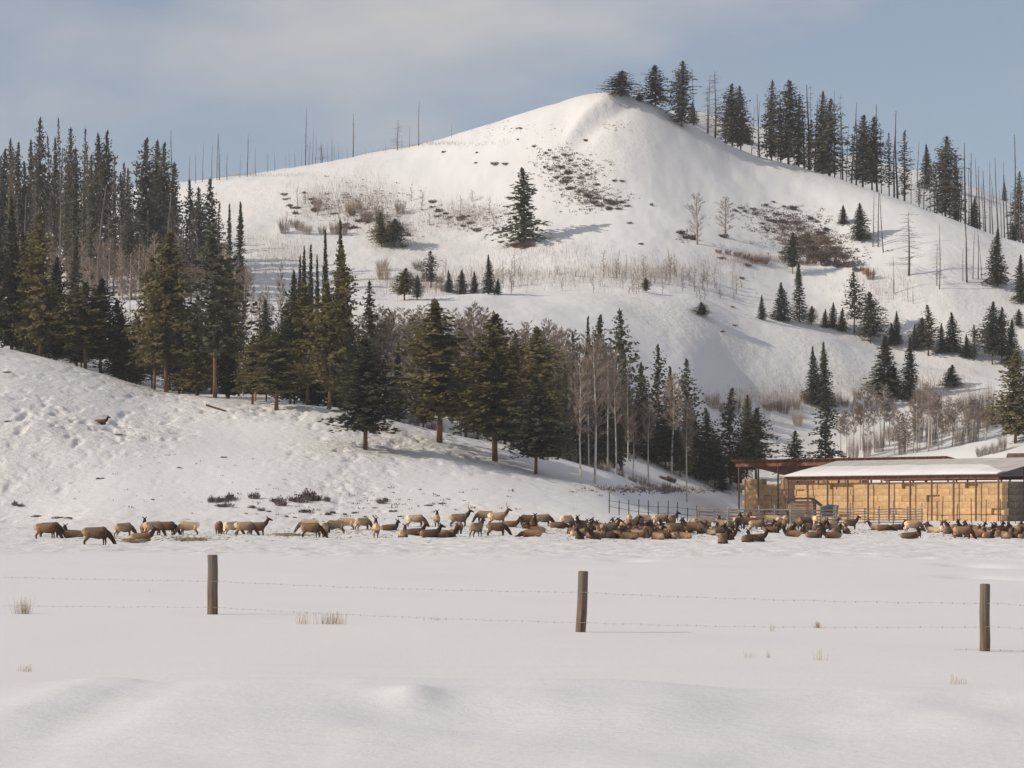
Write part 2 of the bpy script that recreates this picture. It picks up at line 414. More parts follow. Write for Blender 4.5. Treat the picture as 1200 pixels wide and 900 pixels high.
def build_ground():
    P = np.concatenate([[-2500, -1800, -1300, -950, -700, -540], np.linspace(-420, -44, 48), np.linspace(-40, 1240, 620), np.linspace(1246, 1620, 48), [1740, 1900, 2150, 2500, 3000, 3700]])
    Y = np.concatenate([np.linspace(4, 12, 24), np.linspace(12.3, 30, 60), np.linspace(31, 120, 80), np.linspace(121, 280, 170),
                        np.linspace(280.6, 430, 240), np.linspace(431, 700, 300), np.linspace(701.5, 900, 110), np.linspace(910, 1400, 40)])
    PP, YY = np.meshgrid(P, Y)
    Z = terrain(PP, YY)
    X = (PP - 600) * YY / F
    nY, nP = PP.shape
    co = np.stack([X, YY, Z], -1).reshape(-1, 3)
    idx = np.arange(nY * nP).reshape(nY, nP)
    quads = np.stack([idx[:-1, :-1], idx[:-1, 1:], idx[1:, 1:], idx[1:, :-1]], -1).reshape(-1, 4)
    me = bpy.data.meshes.new('snowy_ground')
    me.vertices.add(len(co)); me.vertices.foreach_set('co', co.ravel())
    me.loops.add(quads.size); me.loops.foreach_set('vertex_index', quads.ravel().astype(np.int32))
    me.polygons.add(len(quads)); me.polygons.foreach_set('loop_start', np.arange(0, quads.size, 4, dtype=np.int32))
    me.polygons.foreach_set('use_smooth', np.ones(len(quads), bool))
    me.update(calc_edges=True); me.validate()
    S = HZ - (Z - CH) * F / YY
    bare = np.zeros_like(Z)
    nz = fbm(X / 7, YY / 9, 3)
    for (bp, bs, sx, sy, k) in BARE:
        if bs > 560: by = 470
        else: by = hit(bp, bs)
        near = np.exp(-0.5 * ((YY - by) / 40) ** 2)
        bare = np.maximum(bare, k * np.exp(-0.5 * (((PP - bp) / sx) ** 2 + ((S - bs) / sy) ** 2)) * near + 0.25 * nz * np.exp(-0.25 * (((PP - bp) / sx) ** 2 + ((S - bs) / sy) ** 2)) * near)
    tr = sstep(112, 150, YY + 34 * vnoise(X / 7, YY / 40) + 14 * vnoise(X / 2.5, YY / 12)) * sstep(315, 295, YY) * 0.55
    ns = sstep(285, 306, YY) * sstep(450, 405, YY) * sstep(770, 690, PP)
    tr = np.maximum(tr, ns * (np.clip(0.6 + 1.2 * fbm(X / 17, YY / 30, 2), 0.1, 1) * sstep(720, 430, PP) + 0.15))
    tr = np.maximum(tr, sstep(450, 560, YY) * np.clip(0.28 + 1.0 * fbm(X / 22, YY / 30, 2), 0.04, 0.7))
    for nm, arr in (('bare', bare), ('tramp', tr)):
        a = me.attributes.new(nm, 'FLOAT', 'POINT'); a.data.foreach_set('value', arr.ravel().astype(np.float32))
    me.materials.append(M['snow'])
    o = link('snowy_ground', me)
    tag(o, 'snow-covered field rising to white hills with a rounded summit', 'snow', kind='structure')
    return o
build_ground()
# ------------------------------------------------------------------ trees: kinds
def conifer(seed, H=15.0, W=2.6, base=0.1, shape=1.0, n=250, droop=-0.25, spr=0.75, sparse=0.0, belly=0.12, lean=0.0, side=2, tipround=0.0, clump=0.0, fuzz=0.0):
    """Trunk and crown of one conifer. shape<1 gives a bushier top, base = bare trunk share."""
    r = random.Random(seed)
    tr = Geo(); cr = Geo()
    k = 7
    ph = r.uniform(0, 6)
    bend = lambda t: Vector((lean * t * t * H + 0.012 * H * math.sin(ph + 4 * t) * t, 0.01 * H * math.sin(ph * 2 + 3 * t) * t, 0))
    r0 = 0.0065 * H + 0.02
    pts = [bend(i / k) + Vector((0, 0, H * i / k * 0.985 - (0.4 if i == 0 else 0))) for i in range(k + 1)]
    tr.tube(pts, [r0 * (1 - 0.93 * i / k) for i in range(k + 1)], 7)
    lobes = [(r.uniform(0, 6.28), r.uniform(base, 0.95), r.uniform(0.5, 1.35)) for _ in range(9)]
    for b in range(n):
        u = (b + r.random()) / n
        zf = base + (1 - base) * (1 - (1 - u) ** 0.82 if shape >= 1 else u)
        rel = (zf - base) / (1 - base)
        prof = (1 - rel) ** shape
        if rel < belly: prof *= 0.45 + 0.55 * rel / belly
        if tipround: prof = min(1.0, prof + tipround * math.sqrt(max(0, 1 - rel)) * (1 - prof))
        az = b * 2.39996 + r.uniform(-0.5, 0.5)
        fac = 1.0
        if clump:
            for la, lz, lf in lobes:
                da = math.cos(az - la)
                if da > 0.45 and abs(zf - lz) < 0.13: fac *= 1 + clump * (lf - 1)
        if rel > 0.8: prof *= 0.55 + 0.45 * (1 - rel) / 0.2
        L = W * prof * r.choice((r.uniform(0.55, 1.0), r.uniform(0.8, 1.2))) * fac + 0.08
        if r.random() < sparse: L *= r.uniform(0.25, 0.6)
        o = bend(zf) + Vector((0, 0, H * zf * 0.985))
        dv = Vector((math.cos(az), math.sin(az), 0))
        up = 0.75 * rel ** 1.5 + 0.12; dr = droop * (1 - rel)
        m = max(2, int(L / (spr * 0.44)))
        sv = Vector((-dv.y, dv.x, 0))
        prev = o
        for q in range(m + 1):
            t = (q + 0.35) / (m + 0.6)
            if t < 0.12 and L > 0.8: continue
            p = o + dv * L * t + Vector((0, 0, L * (up * t + (dr - 0.1) * t * t)))
            for sgn in ((0,) if side == 0 else (0, 1, -1) if side == 2 else (0, r.choice((-1, 1)))):
                d = (dv * r.uniform(0.35, 1.0) + sv * (sgn * r.uniform(0.5, 1.1) + r.uniform(-0.3, 0.3)) + Vector((0, 0, r.uniform(-0.7, 0.6))))
                if fuzz: d = d * (1 - fuzz) + Vector((r.gauss(0, 1), r.gauss(0, 1), r.gauss(0.15, 1))).normalized() * fuzz; p = p + Vector((r.gauss(0, .16), r.gauss(0, .16), r.gauss(0, .2))) * spr * 1.6 * fuzz * min(1.0, (1 - rel) * 3 + .1)
                nr = (dv * r.uniform(0.1, 1.1) + Vector((r.uniform(-0.5, 0.5), r.uniform(-0.5, 0.5), r.uniform(0.3, 1.0)))).normalized()
                ls = spr * r.uniform(0.7, 1.25) * (1.0 - 0.35 * t) * (0.56 + 0.44 * min(1.0, (1 - rel) * 3.2))
                cr.spray(p - d.normalized() * ls * 0.3, d, nr, ls, ls * r.uniform(0.5, 0.75))
        if L > 0.9:
            e = o + dv * L * 0.85 + Vector((0, 0, L * (up * 0.85 + (dr - 0.1) * 0.72)))
            tr.stick(o, e, 0.028, 0.008, 3)
    for q in range(5):   # leader
        cr.spray(bend(1) + Vector((0, 0, H * (0.93 + 0.012 * q))), Vector((r.uniform(-.3, .3), r.uniform(-.3, .3), 1)), Vector((r.uniform(-1, 1), r.uniform(-1, 1), 0)).normalized(), 0.6, 0.3)
    return tr, cr, H, W

def snag(seed, H=14.0, nb=14, blen=0.7, r0=0.16, lean=0.0, live=False, broken=True, fork=False):
    r = random.Random(seed); g = Geo(); tw = Geo()
    k = 7; ph = r.uniform(0, 6)
    f = lambda t: Vector((lean * H * t + 0.008 * H * math.sin(ph + 5 * t), 0.006 * H * math.sin(ph + 4 * t), H * t))
    pts = [f(i / k) for i in range(k + 1)]; pts[0].z -= 0.4
    g.tube(pts, [r0 * (1 - (0.72 if broken else 0.92) * i / k) for i in range(k + 1)], 6)
    for b in range(nb):
        t = r.uniform(0.15, 0.97); az = r.uniform(0, 6.28); L = blen * r.uniform(0.3, 1.2) * (1.15 - t * 0.8)
        o = f(t); d = Vector((math.cos(az), math.sin(az), r.uniform(-0.5, 0.25)))
        e = o + d * L
        tw.stick(o, e, 0.03, 0.012)
        if L > 0.9:
            for q in range(4):
                a = o + d * L * r.uniform(0.3, 0.9)
                tw.stick(a, a + Vector((r.uniform(-1, 1), r.uniform(-1, 1), r.uniform(-.5, .3))) * L * 0.32, 0.016, 0.006)
    return g, tw, H, blen

def broadleaf(seed, H=12.0, W=1.8, start=0.4, n1=70, n2=8, n3=5, r0=0.14, upright=1.0, lean=0.0, tw_r=0.014):
    """Leafless aspen: pale pole, fine rising twigs."""
    r = random.Random(seed); g = Geo(); tw = Geo(); k = 8; ph = r.uniform(0, 6)
    f = lambda t: Vector((lean * H * t + 0.016 * H * math.sin(ph + 5 * t) * t, 0.012 * H * math.sin(ph + 4 * t) * t, H * t))
    pts = [f(i / k) for i in range(k + 1)]; pts[0].z -= 0.4
    g.tube(pts, [r0 * (1 - 0.9 * i / k) for i in range(k + 1)], 6)
    for b in range(n1):
        t = start + (1 - start) * (b + r.random()) / n1
        az = r.uniform(0, 6.28); rel = (t - start) / (1 - start)
        L = W * (0.35 + 0.65 * math.sin(math.pi * min(1, rel * 0.8 + 0.2))) * r.uniform(0.6, 1.1)
        d = Vector((math.cos(az), math.sin(az), upright * r.uniform(0.5, 1.4))).normalized()
        o = f(t); e = o + d * L; tw.stick(o, e, 0.03, 0.014)
        for c in range(n2):
            s = r.uniform(0.3, 1.0); a = o + d * L * s
            d2 = (d + Vector((r.uniform(-1, 1), r.uniform(-1, 1), r.uniform(-0.2, 0.9))) * 0.8).normalized(); L2 = L * r.uniform(0.3, 0.55)
            tw.stick(a, a + d2 * L2, tw_r * 1.3, tw_r)
            for q in range(n3):
                a3 = a + d2 * L2 * r.uniform(0.3, 1); d3 = (d2 + Vector((r.uniform(-1, 1), r.uniform(-1, 1), r.uniform(-.2, .8))) * 0.7).normalized()
                tw.stick(a3, a3 + d3 * L2 * r.uniform(0.35, 0.7), tw_r, tw_r * 0.6)
    return g, tw, H, W

def thicket(seed, H=4.0, W=2.5, n=46, forks=5, spread=0.45, rr=0.022):
    r = random.Random(seed); g = Geo()
    for i in range(n):
        a = r.uniform(0, 6.28); q = W * 0.55 * math.sqrt(r.random())
        o = Vector((q * math.cos(a), q * math.sin(a), -0.2)); h = H * r.uniform(0.5, 1.0) * (1 - 0.35 * (q / W))
        d = Vector((math.cos(a) * spread * r.uniform(0.2, 1.2), math.sin(a) * spread * r.uniform(0.2, 1.2), 1)).normalized()
        mid = o + d * h * 0.5; e = mid + (d + Vector((r.uniform(-.2, .2), r.uniform(-.2, .2), 0))).normalized() * h * 0.5
        g.stick(o, mid, rr * 1.3, rr); g.stick(mid, e, rr, rr * 0.4)
        for k in range(forks):
            s = r.uniform(0.25, 0.95); p = o + d * h * s if s < 0.5 else mid + (e - mid) * (s - 0.5) * 2
            dd = (d + Vector((r.uniform(-1, 1), r.uniform(-1, 1), r.uniform(0, .4))) * 0.55).normalized(); L = h * r.uniform(0.14, 0.34)
            g.stick(p, p + dd * L, rr * 0.7, rr * 0.35)
    return g, H, W

def sage(seed, W=1.0, H=0.8, n=120):
    """Low dark clump of stiff stems poking through the snow: several uneven mounds."""
    r = random.Random(seed); g = Geo()
    mounds = [(r.uniform(-.75, .75) * W, r.uniform(-.3, .3) * W, r.uniform(.22, .5) * W, r.uniform(.45, 1.0) * H) for _ in range(r.choice((3, 4, 5)))]
    for i in range(n):
        mx, my, mw, mh = r.choice(mounds)
        a = r.uniform(0, 6.28); q = math.sqrt(r.random()); x = mx + q * math.cos(a) * mw; y = my + q * math.sin(a) * mw
        h = mh * (1 - 0.6 * q * q) * r.uniform(0.4, 1.15)
        o = Vector((x, y, -0.1)); e = Vector((x + (x - mx) * 0.5 + r.uniform(-.12, .12) * W, y + (y - my) * 0.5 + r.uniform(-.1, .1) * W, h))
        g.stick(o, e, 0.022 * W, 0.009 * W)
        d = (e - o)
        for k in range(2):
            p = o + d * r.uniform(0.4, 0.95)
            g.spray(p, Vector((r.uniform(-1, 1), r.uniform(-1, 1), 0.9)), Vector((r.uniform(-1, 1), r.uniform(-1, 1), .4)).normalized(), r.uniform(.15, .32) * W, 0.12 * W)
    return g, H, W

KIND = {}
def reg(kind, made, mt, mc, tn='trunk', cn='crown'):
    g, c, H, W = made
    if kind in ('snag', 'bald_snag'):
        n0 = len(g.v); g.v += c.v; g.f += [tuple(i + n0 for i in q) for q in c.f]
        KIND.setdefault(kind, []).append((g.mesh(kind + '_trunk', M[mt]), None, H, W)); return
    rad = np.sort([math.hypot(v.x, v.y) for v in c.v]); W = float(rad[int(0.90 * len(rad))])
    KIND.setdefault(kind, []).append((g.mesh(kind + '_trunk', M[mt], True), c.mesh(kind + '_crown', M[mc]), H, W))
for i in range(4):
    reg('pine', conifer(100 + i, 15, 3.0, [.14, .2, .1, .24][i], 0.86, 270, -0.2, 0.48, 0.25, [.26, .3, .2, .28][i], tipround=0.10, clump=0.7, fuzz=0.6), 'bark', 'pine')
for i in range(3):
    reg('spruce', conifer(200 + i, 15, 2.5, .04, 1.0, 260, -0.45, 0.58, 0.16, 0.06, clump=0.5, fuzz=0.3), 'bark', 'spruce')
for i in range(2):
    reg('fir', conifer(220 + i, 15, 1.45, .05, 0.95, 240, -0.4, 0.6, 0.06, 0.05, side=1), 'bark', 'spruce')
for i in range(3):
    reg('dark_pine', conifer(240 + i, 15, 3.0, [.17, .06, .12][i], 0.80, 270, -0.2, 0.50, 0.2, [.3, .2, .26][i], tipround=0.14, clump=0.6, fuzz=0.55), 'bark', 'spruce')
for i in range(3):
    reg('tall_pine', conifer(260 + i, 20, 2.3, [.34, .25, .42][i], 0.7, 150, -0.3, 0.62, 0.4, 0.22, tipround=0.1, side=1, clump=0.9, fuzz=0.6), 'bark', 'far_pine')
for i in range(3):
    reg('ridge_pine', conifer(280 + i, 18, 2.8, [.08, .05, .12][i], 0.60, 230, -0.3, 0.55, 0.3, 0.14, tipround=0.18, clump=0.8, fuzz=0.55), 'grey_wood', 'far_pine')
for i in range(2):
    reg('dying_pine', conifer(290 + i, 18, 2.2, [.2, .12][i], 0.7, 110, -0.3, 0.5, 0.45, 0.2, side=1, clump=0.9, fuzz=0.6), 'grey_wood', 'rust_needles')
for i in range(3):
    reg('open_pine', conifer(300 + i, 17, 3.1, [.18, .14, .25][i], 0.6, 135, -0.2, 0.66, 0.35, 0.2, side=1, clump=0.9, fuzz=0.6), 'bark', 'spruce')
for i in range(3):
    reg('lone_spruce', conifer(320 + i, 16, 3.4, .05, 0.8, 170, -0.42, 0.66, 0.3, 0.1, clump=0.8, fuzz=0.35), 'bark', 'spruce')
for i in range(4):
    reg('snag', snag(400 + i, 14, [22, 40, 12, 30][i], [.7, 1.1, .6, .9][i], .19, [.0, .02, -.02, .04][i]), 'grey_wood', 'grey_wood', cn='branches')
for i in range(2):
    reg('bare_tree', snag(420 + i, 13, 95, 2.6, .15, 0.0, broken=False), 'grey_wood', 'grey_wood')
for i in range(2):
    reg('bald_snag', snag(430 + i, 14, 7, .6, .17, [.05, .015][i]), 'gold_wood', 'grey_wood')
for i in range(4):
    reg('aspen', broadleaf(500 + i, 14, 1.6, [.42, .3, .5, .38][i], lean=[.02, -.02, .0, .03][i]), 'aspen_bark', 'twig')
for i in range(3):
    reg('sapling', broadleaf(540 + i, 6, 0.6, .12, 22, 4, 2, 0.035, 1.5, tw_r=0.008), 'twig', 'twig')
for i in range(2):
    reg('bare_cottonwood', broadleaf(560 + i, 10, 2.0, .12, 40, 6, 4, 0.16, 1.1), 'twig', 'twig')
TH = [thicket(600 + i, 4.0, 2.5, 130, 9, rr=0.013) for i in range(4)]
TH_T = [(g.mesh('willow_stems', M['twig']), H, W) for g, H, W in TH]
TH_R = [(g.mesh('red_willow_stems', M['red_twig']), H, W) for g, H, W in TH[:2]]
SG = [(g.mesh('sage_stems', M['sage']), H, W) for g, H, W in (sage(700 + i) for i in range(7))]

NAME = {'pine': 'pine_tree', 'spruce': 'spruce_tree', 'fir': 'fir_tree', 'dark_pine': 'dark_conifer_tree', 'tall_pine': 'tall_pine_tree',
        'ridge_pine': 'ridge_conifer_tree', 'dying_pine': 'dying_pine_tree', 'open_pine': 'open_pine_tree', 'lone_spruce': 'spruce_tree',
        'snag': 'dead_tree', 'bare_tree': 'bare_tree', 'bald_snag': 'dead_tree', 'aspen': 'aspen_tree', 'sapling': 'sapling', 'bare_cottonwood': 'bare_tree'}
DESC = {'pine': 'olive bushy pine', 'spruce': 'dark conical spruce', 'fir': 'narrow dark spire fir', 'dark_pine': 'dark dense conifer',
        'tall_pine': 'tall thin grey-green pine', 'ridge_pine': 'dark ragged conifer', 'dying_pine': 'thin rusty-grey dying conifer',
        'open_pine': 'dark open-branched pine', 'lone_spruce': 'broad dark spruce', 'snag': 'bare grey dead snag', 'bare_tree': 'leafless grey spreading tree',
        'bald_snag': 'golden barkless dead trunk', 'aspen': 'pale-trunked leafless aspen', 'sapling': 'thin leafless sapling', 'bare_cottonwood': 'twiggy leafless bush tree'}
CAT = {'snag': 'dead tree', 'bald_snag': 'dead tree', 'sapling': 'sapling'}
ZONES = {}
WF = {'ridge_pine': 1.32, 'pine': 1.28, 'dark_pine': 1.22, 'open_pine': 1.32, 'tall_pine': 1.3, 'dying_pine': 1.2, 'spruce': 1.18, 'lone_spruce': 1.18}
_tr = random.Random(5)
def tree(zone, kind, p, top, base=None, Y=None, w=None, label=None, lean=0.0, var=None):
    if Y is None: Y = hit(p, base)
    g = ground(p, Y)
    h = CH + (HZ - top) * Y / F - g.z
    if h < 0.8: h = 0.8
    tm, cm, H, W = _tr.choice(KIND[kind]) if var is None else KIND[kind][var]
    sz = h / H
    sx = WF.get(kind, 1.1) * (w * Y / F) / (2 * W) if w else sz * _tr.uniform(0.85, 1.1)
    root = link(NAME[kind], tm if cm is None else None, loc=g, rot=(lean * 0.2, lean, _tr.uniform(0, 6.28)), scl=(sx, sx * _tr.uniform(0.92, 1.08), sz))
    if kind == 'snag': root.rotation_euler = (_tr.gauss(0, .03), _tr.gauss(0, .035), _tr.uniform(0, 6.28)); root.scale = (sx * _tr.uniform(.6, 1.15),) * 2 + (sz,)
    if lean: root.rotation_euler = (0, lean, 0)
    if cm is not None:
        link('trunk', tm, root); link('crown', cm, root)
    root['category'] = CAT.get(kind, 'tree')
    if label: root['label'] = label
    else: ZONES.setdefault(zone, []).append((kind, p, root))
    return root

WHERE = {}
def finish_zones():
    for z, lst in ZONES.items():
        by = {}
        for k, p, o in lst: by.setdefault(k, []).append((p, o))
        for k, items in by.items():
            items.sort(key=lambda t: t[0])
            for i, (p, o) in enumerate(items):
                if len(items) == 1: o['label'] = f"the only {DESC[k]} {WHERE[z]}"
                else: o['label'] = f"{ordinal(i + 1)} {DESC[k]} from the left {WHERE[z]}"
                o['group'] = f"{CAT.get(k, 'tree')}s {WHERE[z]}"

# ------------------------------------------------------------------ trees: where they stand
T = tree
WHERE['A'] = 'in the upper left forest'
for k, p, top, Y, w in [('tall_pine',13,162,640,16),('tall_pine',22,165,655,14),('ridge_pine',45,138,620,26),('dying_pine',57,160,650,16),('tall_pine',63,160,640,16),
        ('dying_pine',70,137,660,14),('ridge_pine',82,148,630,22),('dying_pine',99,150,650,18),('ridge_pine',88,172,615,24),('tall_pine',114,156,640,20),('ridge_pine',126,153,625,24),
        ('dying_pine',133,185,615,18),('dying_pine',145,190,650,18),('ridge_pine',150,197,630,16),('ridge_pine',172,162,610,34),('ridge_pine',184,164,620,30),('ridge_pine',193,167,630,26),
        ('ridge_pine',204,190,640,24),('lone_spruce',222,210,625,24),('ridge_pine',233,219,620,20),('lone_spruce',246,208,630,32),('fir',269,238,600,11),('fir',281,237,595,14),('spruce',284,300,570,10),
        ('ridge_pine',5,175,600,26),('ridge_pine',30,190,600,24),('ridge_pine',108,180,600,22),('tall_pine',3,195,640,20)]:
    T('A', k, p, top, Y=Y, w=w)
_r = random.Random(77)
EA = ([-20,45,70,100,130,150,180,205,225,250,270],[172,150,150,160,162,200,172,190,220,222,262])
for i in range(46):
    p = -15 + i * 6.1 + _r.uniform(-4, 4); k = _r.choice(['tall_pine','dying_pine','dying_pine','dying_pine','snag','snag','tall_pine'])
    T('A', k, p, np.interp(p, *EA) + _r.uniform(4, 75), Y=_r.uniform(575, 690), w=_r.uniform(12, 20) if k != 'snag' else None)
for i in range(22):
    p = -8 + i * 13 + _r.uniform(-6, 6); T('A', 'bare_tree' if i % 3 else 'snag', p, np.interp(p, *EA) + _r.uniform(40, 95), Y=_r.uniform(552, 590), w=_r.uniform(9, 15) if i % 3 else None)
WHERE['B'] = 'below the upper left forest'
for i in range(26):
    p = 60 + i * 8.6 + _r.uniform(-4, 4)
    T('B', 'aspen', p, 285 + _r.uniform(-12, 22) + 0.12 * max(0, p - 180), Y=_r.uniform(500, 545), w=_r.uniform(11, 17))
# front row of the left-hand crest
WHERE['C'] = 'on the left slope crest'
for k, p, top, Y, w in [('dark_pine',-6,252,425,38),('spruce',14,228,428,30),('pine',47,248,424,44),('dark_pine',28,270,438,34),('spruce',88,274,470,24),('dark_pine',66,300,430,34),
        ('pine',100,330,424,50),('dark_pine',118,326,428,56),('dark_pine',140,352,430,40),('pine',195,270,414,56),('pine',181,300,420,34),('open_pine',252,262,408,58),('dark_pine',232,345,430,40),
        ('pine',210,330,425,40),('pine',266,300,440,36),('dark_pine',268,370,432,36),('dark_pine',215,380,420,40),('dark_pine',160,370,440,36),('pine',230,380,412,34),
        ('pine',296,392,402,32),('pine',324,388,388,58),('dark_pine',345,318,420,34),('spruce',356,290,440,20),('fir',364,285,450,13),('fir',380,268,440,14),('spruce',399,258,430,26),
        ('pine',404,290,405,46),('pine',386,330,400,40),('pine',360,335,410,46),('dark_pine',340,365,412,38),('dark_pine',372,380,415,40),('tall_pine',436,328,440,30),('dark_pine',395,375,420,34),
        ('dark_pine',312,350,430,26),('fir',352,300,445,12),('fir',371,300,445,12)]:
    T('C', k, p, top, Y=Y, w=w)
for i in range(26):
    p = -12 + i * 19 + _r.uniform(-7, 7)
    if p > 470: break
    T('C', _r.choice(['dark_pine','dark_pine','spruce','open_pine']), p, np.interp(p, [0,60,120,160,200,250,300,350,400,470],[280,320,345,360,320,330,395,340,340,430]) + _r.uniform(0, 60), Y=_r.uniform(436, 478), w=_r.uniform(24, 38))
T('', 'dark_pine', 428, 396, base=527, w=80, var=0, label='very dark wide conifer standing alone in front on the snowy slope')
T('', 'bald_snag', 163, 300, base=448, label='leaning golden barkless dead trunk among the left crest pines', lean=0.05)
T('', 'bald_snag', 299, 345, base=470, label='golden barkless dead trunk behind the small pine on the crest', lean=0.04)
WHERE['D'] = 'in the middle slope row'
for k, p, top, base, Y, w in [('pine',515,352,519,None,78),('pine',546,420,None,404,40),('pine',580,366,541,None,74),('pine',601,405,None,405,50),('pine',628,382,None,392,58),('dark_pine',628,440,556,None,60),
        ('dark_pine',592,440,None,398,56),('dark_pine',560,450,None,408,44),('fir',663,425,None,425,17),('dark_pine',645,430,None,415,34),('pine',496,430,None,420,30),('fir',465,400,None,425,16),('dark_pine',606,390,None,430,34),
        ('spruce',655,440,None,430,24),('spruce',678,440,None,440,24)]:
    T('D', k, p, top, base=base, Y=Y, w=w)
WHERE['E'] = 'in the grove behind the green fence'
for k, p, top, base, Y, w in [('spruce',690,372,None,462,20),('dark_pine',703,370,None,460,40),('open_pine',728,362,None,470,36),('tall_pine',673,388,None,455,22),('spruce',735,440,None,497,26),('spruce',752,425,None,507,26),
        ('open_pine',770,404,None,505,30),('spruce',786,428,None,507,22),('open_pine',804,420,None,509,28),('spruce',829,478,None,505,30),('open_pine',856,454,None,510,36),('dark_pine',875,462,None,520,20),
        ('pine',886,478,None,512,36),('dark_pine',838,510,None,503,36),('dark_pine',815,490,None,503,32),('spruce',720,430,None,470,24),('dark_pine',745,470,None,493,30),('dark_pine',780,480,None,497,34),
        ('dark_pine',705,450,None,452,30),('dark_pine',690,470,None,446,30),('spruce',761,480,None,497,24),('pine',797,505,None,497,28),('spruce',846,540,None,500,14),('pine',865,520,None,507,26)]:
    T('E', k, p, top, base=base, Y=Y, w=w)
WHERE['F'] = 'among the grove of trees on the slope'
for p, top, base, Y, w in [(681,425,567,None,20),(697,398,567,None,30),(712,405,None,440,20),(722,412,None,445,22),(735,425,None,445,16),(690,420,None,430,18),(787,440,556,None,26),(668,410,None,440,16),
        (481,372,497,None,34),(555,372,None,425,26),(611,396,None,425,28),(632,392,None,430,22),(650,398,None,430,22),(668,405,None,440,20),(463,365,None,440,26),(540,372,None,435,24),(243,365,432,None,12),
        (570,395,None,432,22),(598,400,None,434,22),(447,380,None,440,22),(470,380,None,450,26),(458,372,None,455,26),(760,470,None,460,16),(805,470,None,462,18),(742,480,None,456,14),(280,352,None,440,18),(285,350,None,450,16),
        (445,362,None,462,26),(452,368,None,448,26),(475,364,None,466,28),(486,366,None,445,26),(498,360,None,462,26),(506,372,None,448,24),(530,365,None,462,28),(538,378,None,440,24),(552,358,None,466,28),(566,364,None,462,26),(584,378,None,460,26),(592,384,None,446,24),(606,388,None,462,26),(622,380,None,464,26),(644,378,None,466,26),(655,385,None,460,24),(672,390,None,462,24),(684,396,None,460,22),(420,372,None,466,24),(432,366,None,470,24),(640,385,None,450,22),(660,390,None,452,22),(618,392,None,452,22),(548,365,None,450,26),(562,372,None,452,24),(490,372,None,452,26),(700,395,None,455,22)]:
    T('F', 'aspen', p, top, base=base, Y=Y, w=w)
WHERE['G'] = 'on the middle of the snowy hill'
T('', 'lone_spruce', 613, 197, base=286, w=46, label='large lone dark spruce casting a blue shadow on the hillside')
for k, p, top, base, w in [('pine',447,248,290,20),('dark_pine',462,256,290,30),('open_pine',505,294,338,20),('pine',474,314,352,22),('dark_pine',489,322,352,12),('spruce',541,316,345,13),('spruce',526,316,343,9),('spruce',573,298,345,13),('spruce',583,326,345,9),
        ('pine',757,325,343,10),('dark_pine',823,354,370,18),('spruce',556,318,344,9)]:
    T('G', k, p, top, base=base, w=w)
WHERE['H'] = 'along the bench below the right ridge'
for k, p, top, base, w in [('spruce',893,346,375,10),('spruce',916,331,377,20),('fir',937,308,378,15),('pine',951,358,381,11),('dark_pine',929,272,321,16),('spruce',967,362,384,9),('spruce',976,354,385,11),('spruce',987,360,389,11),('open_pine',1001,318,392,20),
        ('dark_pine',1020,342,403,28),('spruce',1045,378,405,11),('spruce',1051,364,405,11),('open_pine',1088,357,417,24),('dark_pine',1080,372,410,20),('spruce',1116,366,415,20),('spruce',1133,392,420,12),('open_pine',1142,380,422,14),('dark_pine',1163,353,428,28),
        ('dark_pine',1174,360,428,22),('spruce',1186,374,430,18),('dark_pine',1194,362,385,11),('spruce',1103,378,415,10),('spruce',1072,380,412,10)]:
    T('H', k, p, top, base=base, w=w)
WHERE['I'] = 'on the lower right slope above the sheds'
for k, p, top, base, Y, w in [('spruce',953,406,475,None,17),('spruce',965,401,480,None,20),('lone_spruce',967,457,None,512,34),('lone_spruce',932,504,None,516,30),('spruce',1036,393,464,None,30),('spruce',1047,428,464,None,16),('spruce',1065,395,470,None,20),
        ('spruce',1115,427,None,570,20),('spruce',1164,476,498,None,9),('pine',1190,410,None,492,44),('dark_pine',1212,430,None,500,40),('dying_pine',1060,484,None,530,18)]:
    T('I', k, p, top, base=base, Y=Y, w=w)
WHERE['J'] = 'on the skyline right of the summit'
for k, p, top, base, Y, w in [('ridge_pine',728,83,113,None,30),('spruce',749,108,119,None,7),('lone_spruce',768,76,124,None,36),('ridge_pine',799,71,None,712,26),('spruce',812,120,145,None,11),('ridge_pine',858,98,None,735,26),('ridge_pine',868,100,None,740,22),
        ('spruce',876,147,169,None,11),('ridge_pine',904,94,None,735,20),('ridge_pine',924,94,None,730,32),('ridge_pine',936,112,None,740,18),('ridge_pine',964,107,None,735,22),('ridge_pine',972,116,None,728,34),('ridge_pine',1011,134,None,725,30),
        ('ridge_pine',1022,136,None,722,28),('dying_pine',1042,155,None,730,14),('dying_pine',1060,153,None,728,22),('spruce',1086,169,None,800,14),('ridge_pine',1108,159,None,712,30),('ridge_pine',1120,180,None,718,16),('spruce',1142,230,None,712,12),
        ('ridge_pine',1194,201,None,760,18),('spruce',1177,214,None,815,6),('dying_pine',850,128,None,730,16),('dying_pine',949,140,None,730,14),('dying_pine',915,120,None,735,16),('dying_pine',1098,205,None,715,12),('ridge_pine',1187,262,None,690,10),('dying_pine',1077,212,None,712,10)]:
    T('J', k, p, top, base=base, Y=Y, w=w)
T('', 'spruce', 1008, 238, base=282, w=20, label='small conical spruce on the right slope beside three thin snags')
T('', 'spruce', 988, 240, base=264, w=10, label='tiny spruce on the right slope above the bare sage patch')
T('', 'spruce', 1168, 267, base=336, w=20, label='dark spruce on the open right slope near the picture edge')
T('', 'spruce', 1197, 298, base=356, w=18, label='dark spruce cut by the right picture edge below the ridge')
WHERE['K'] = 'on the left skyline of the hill'
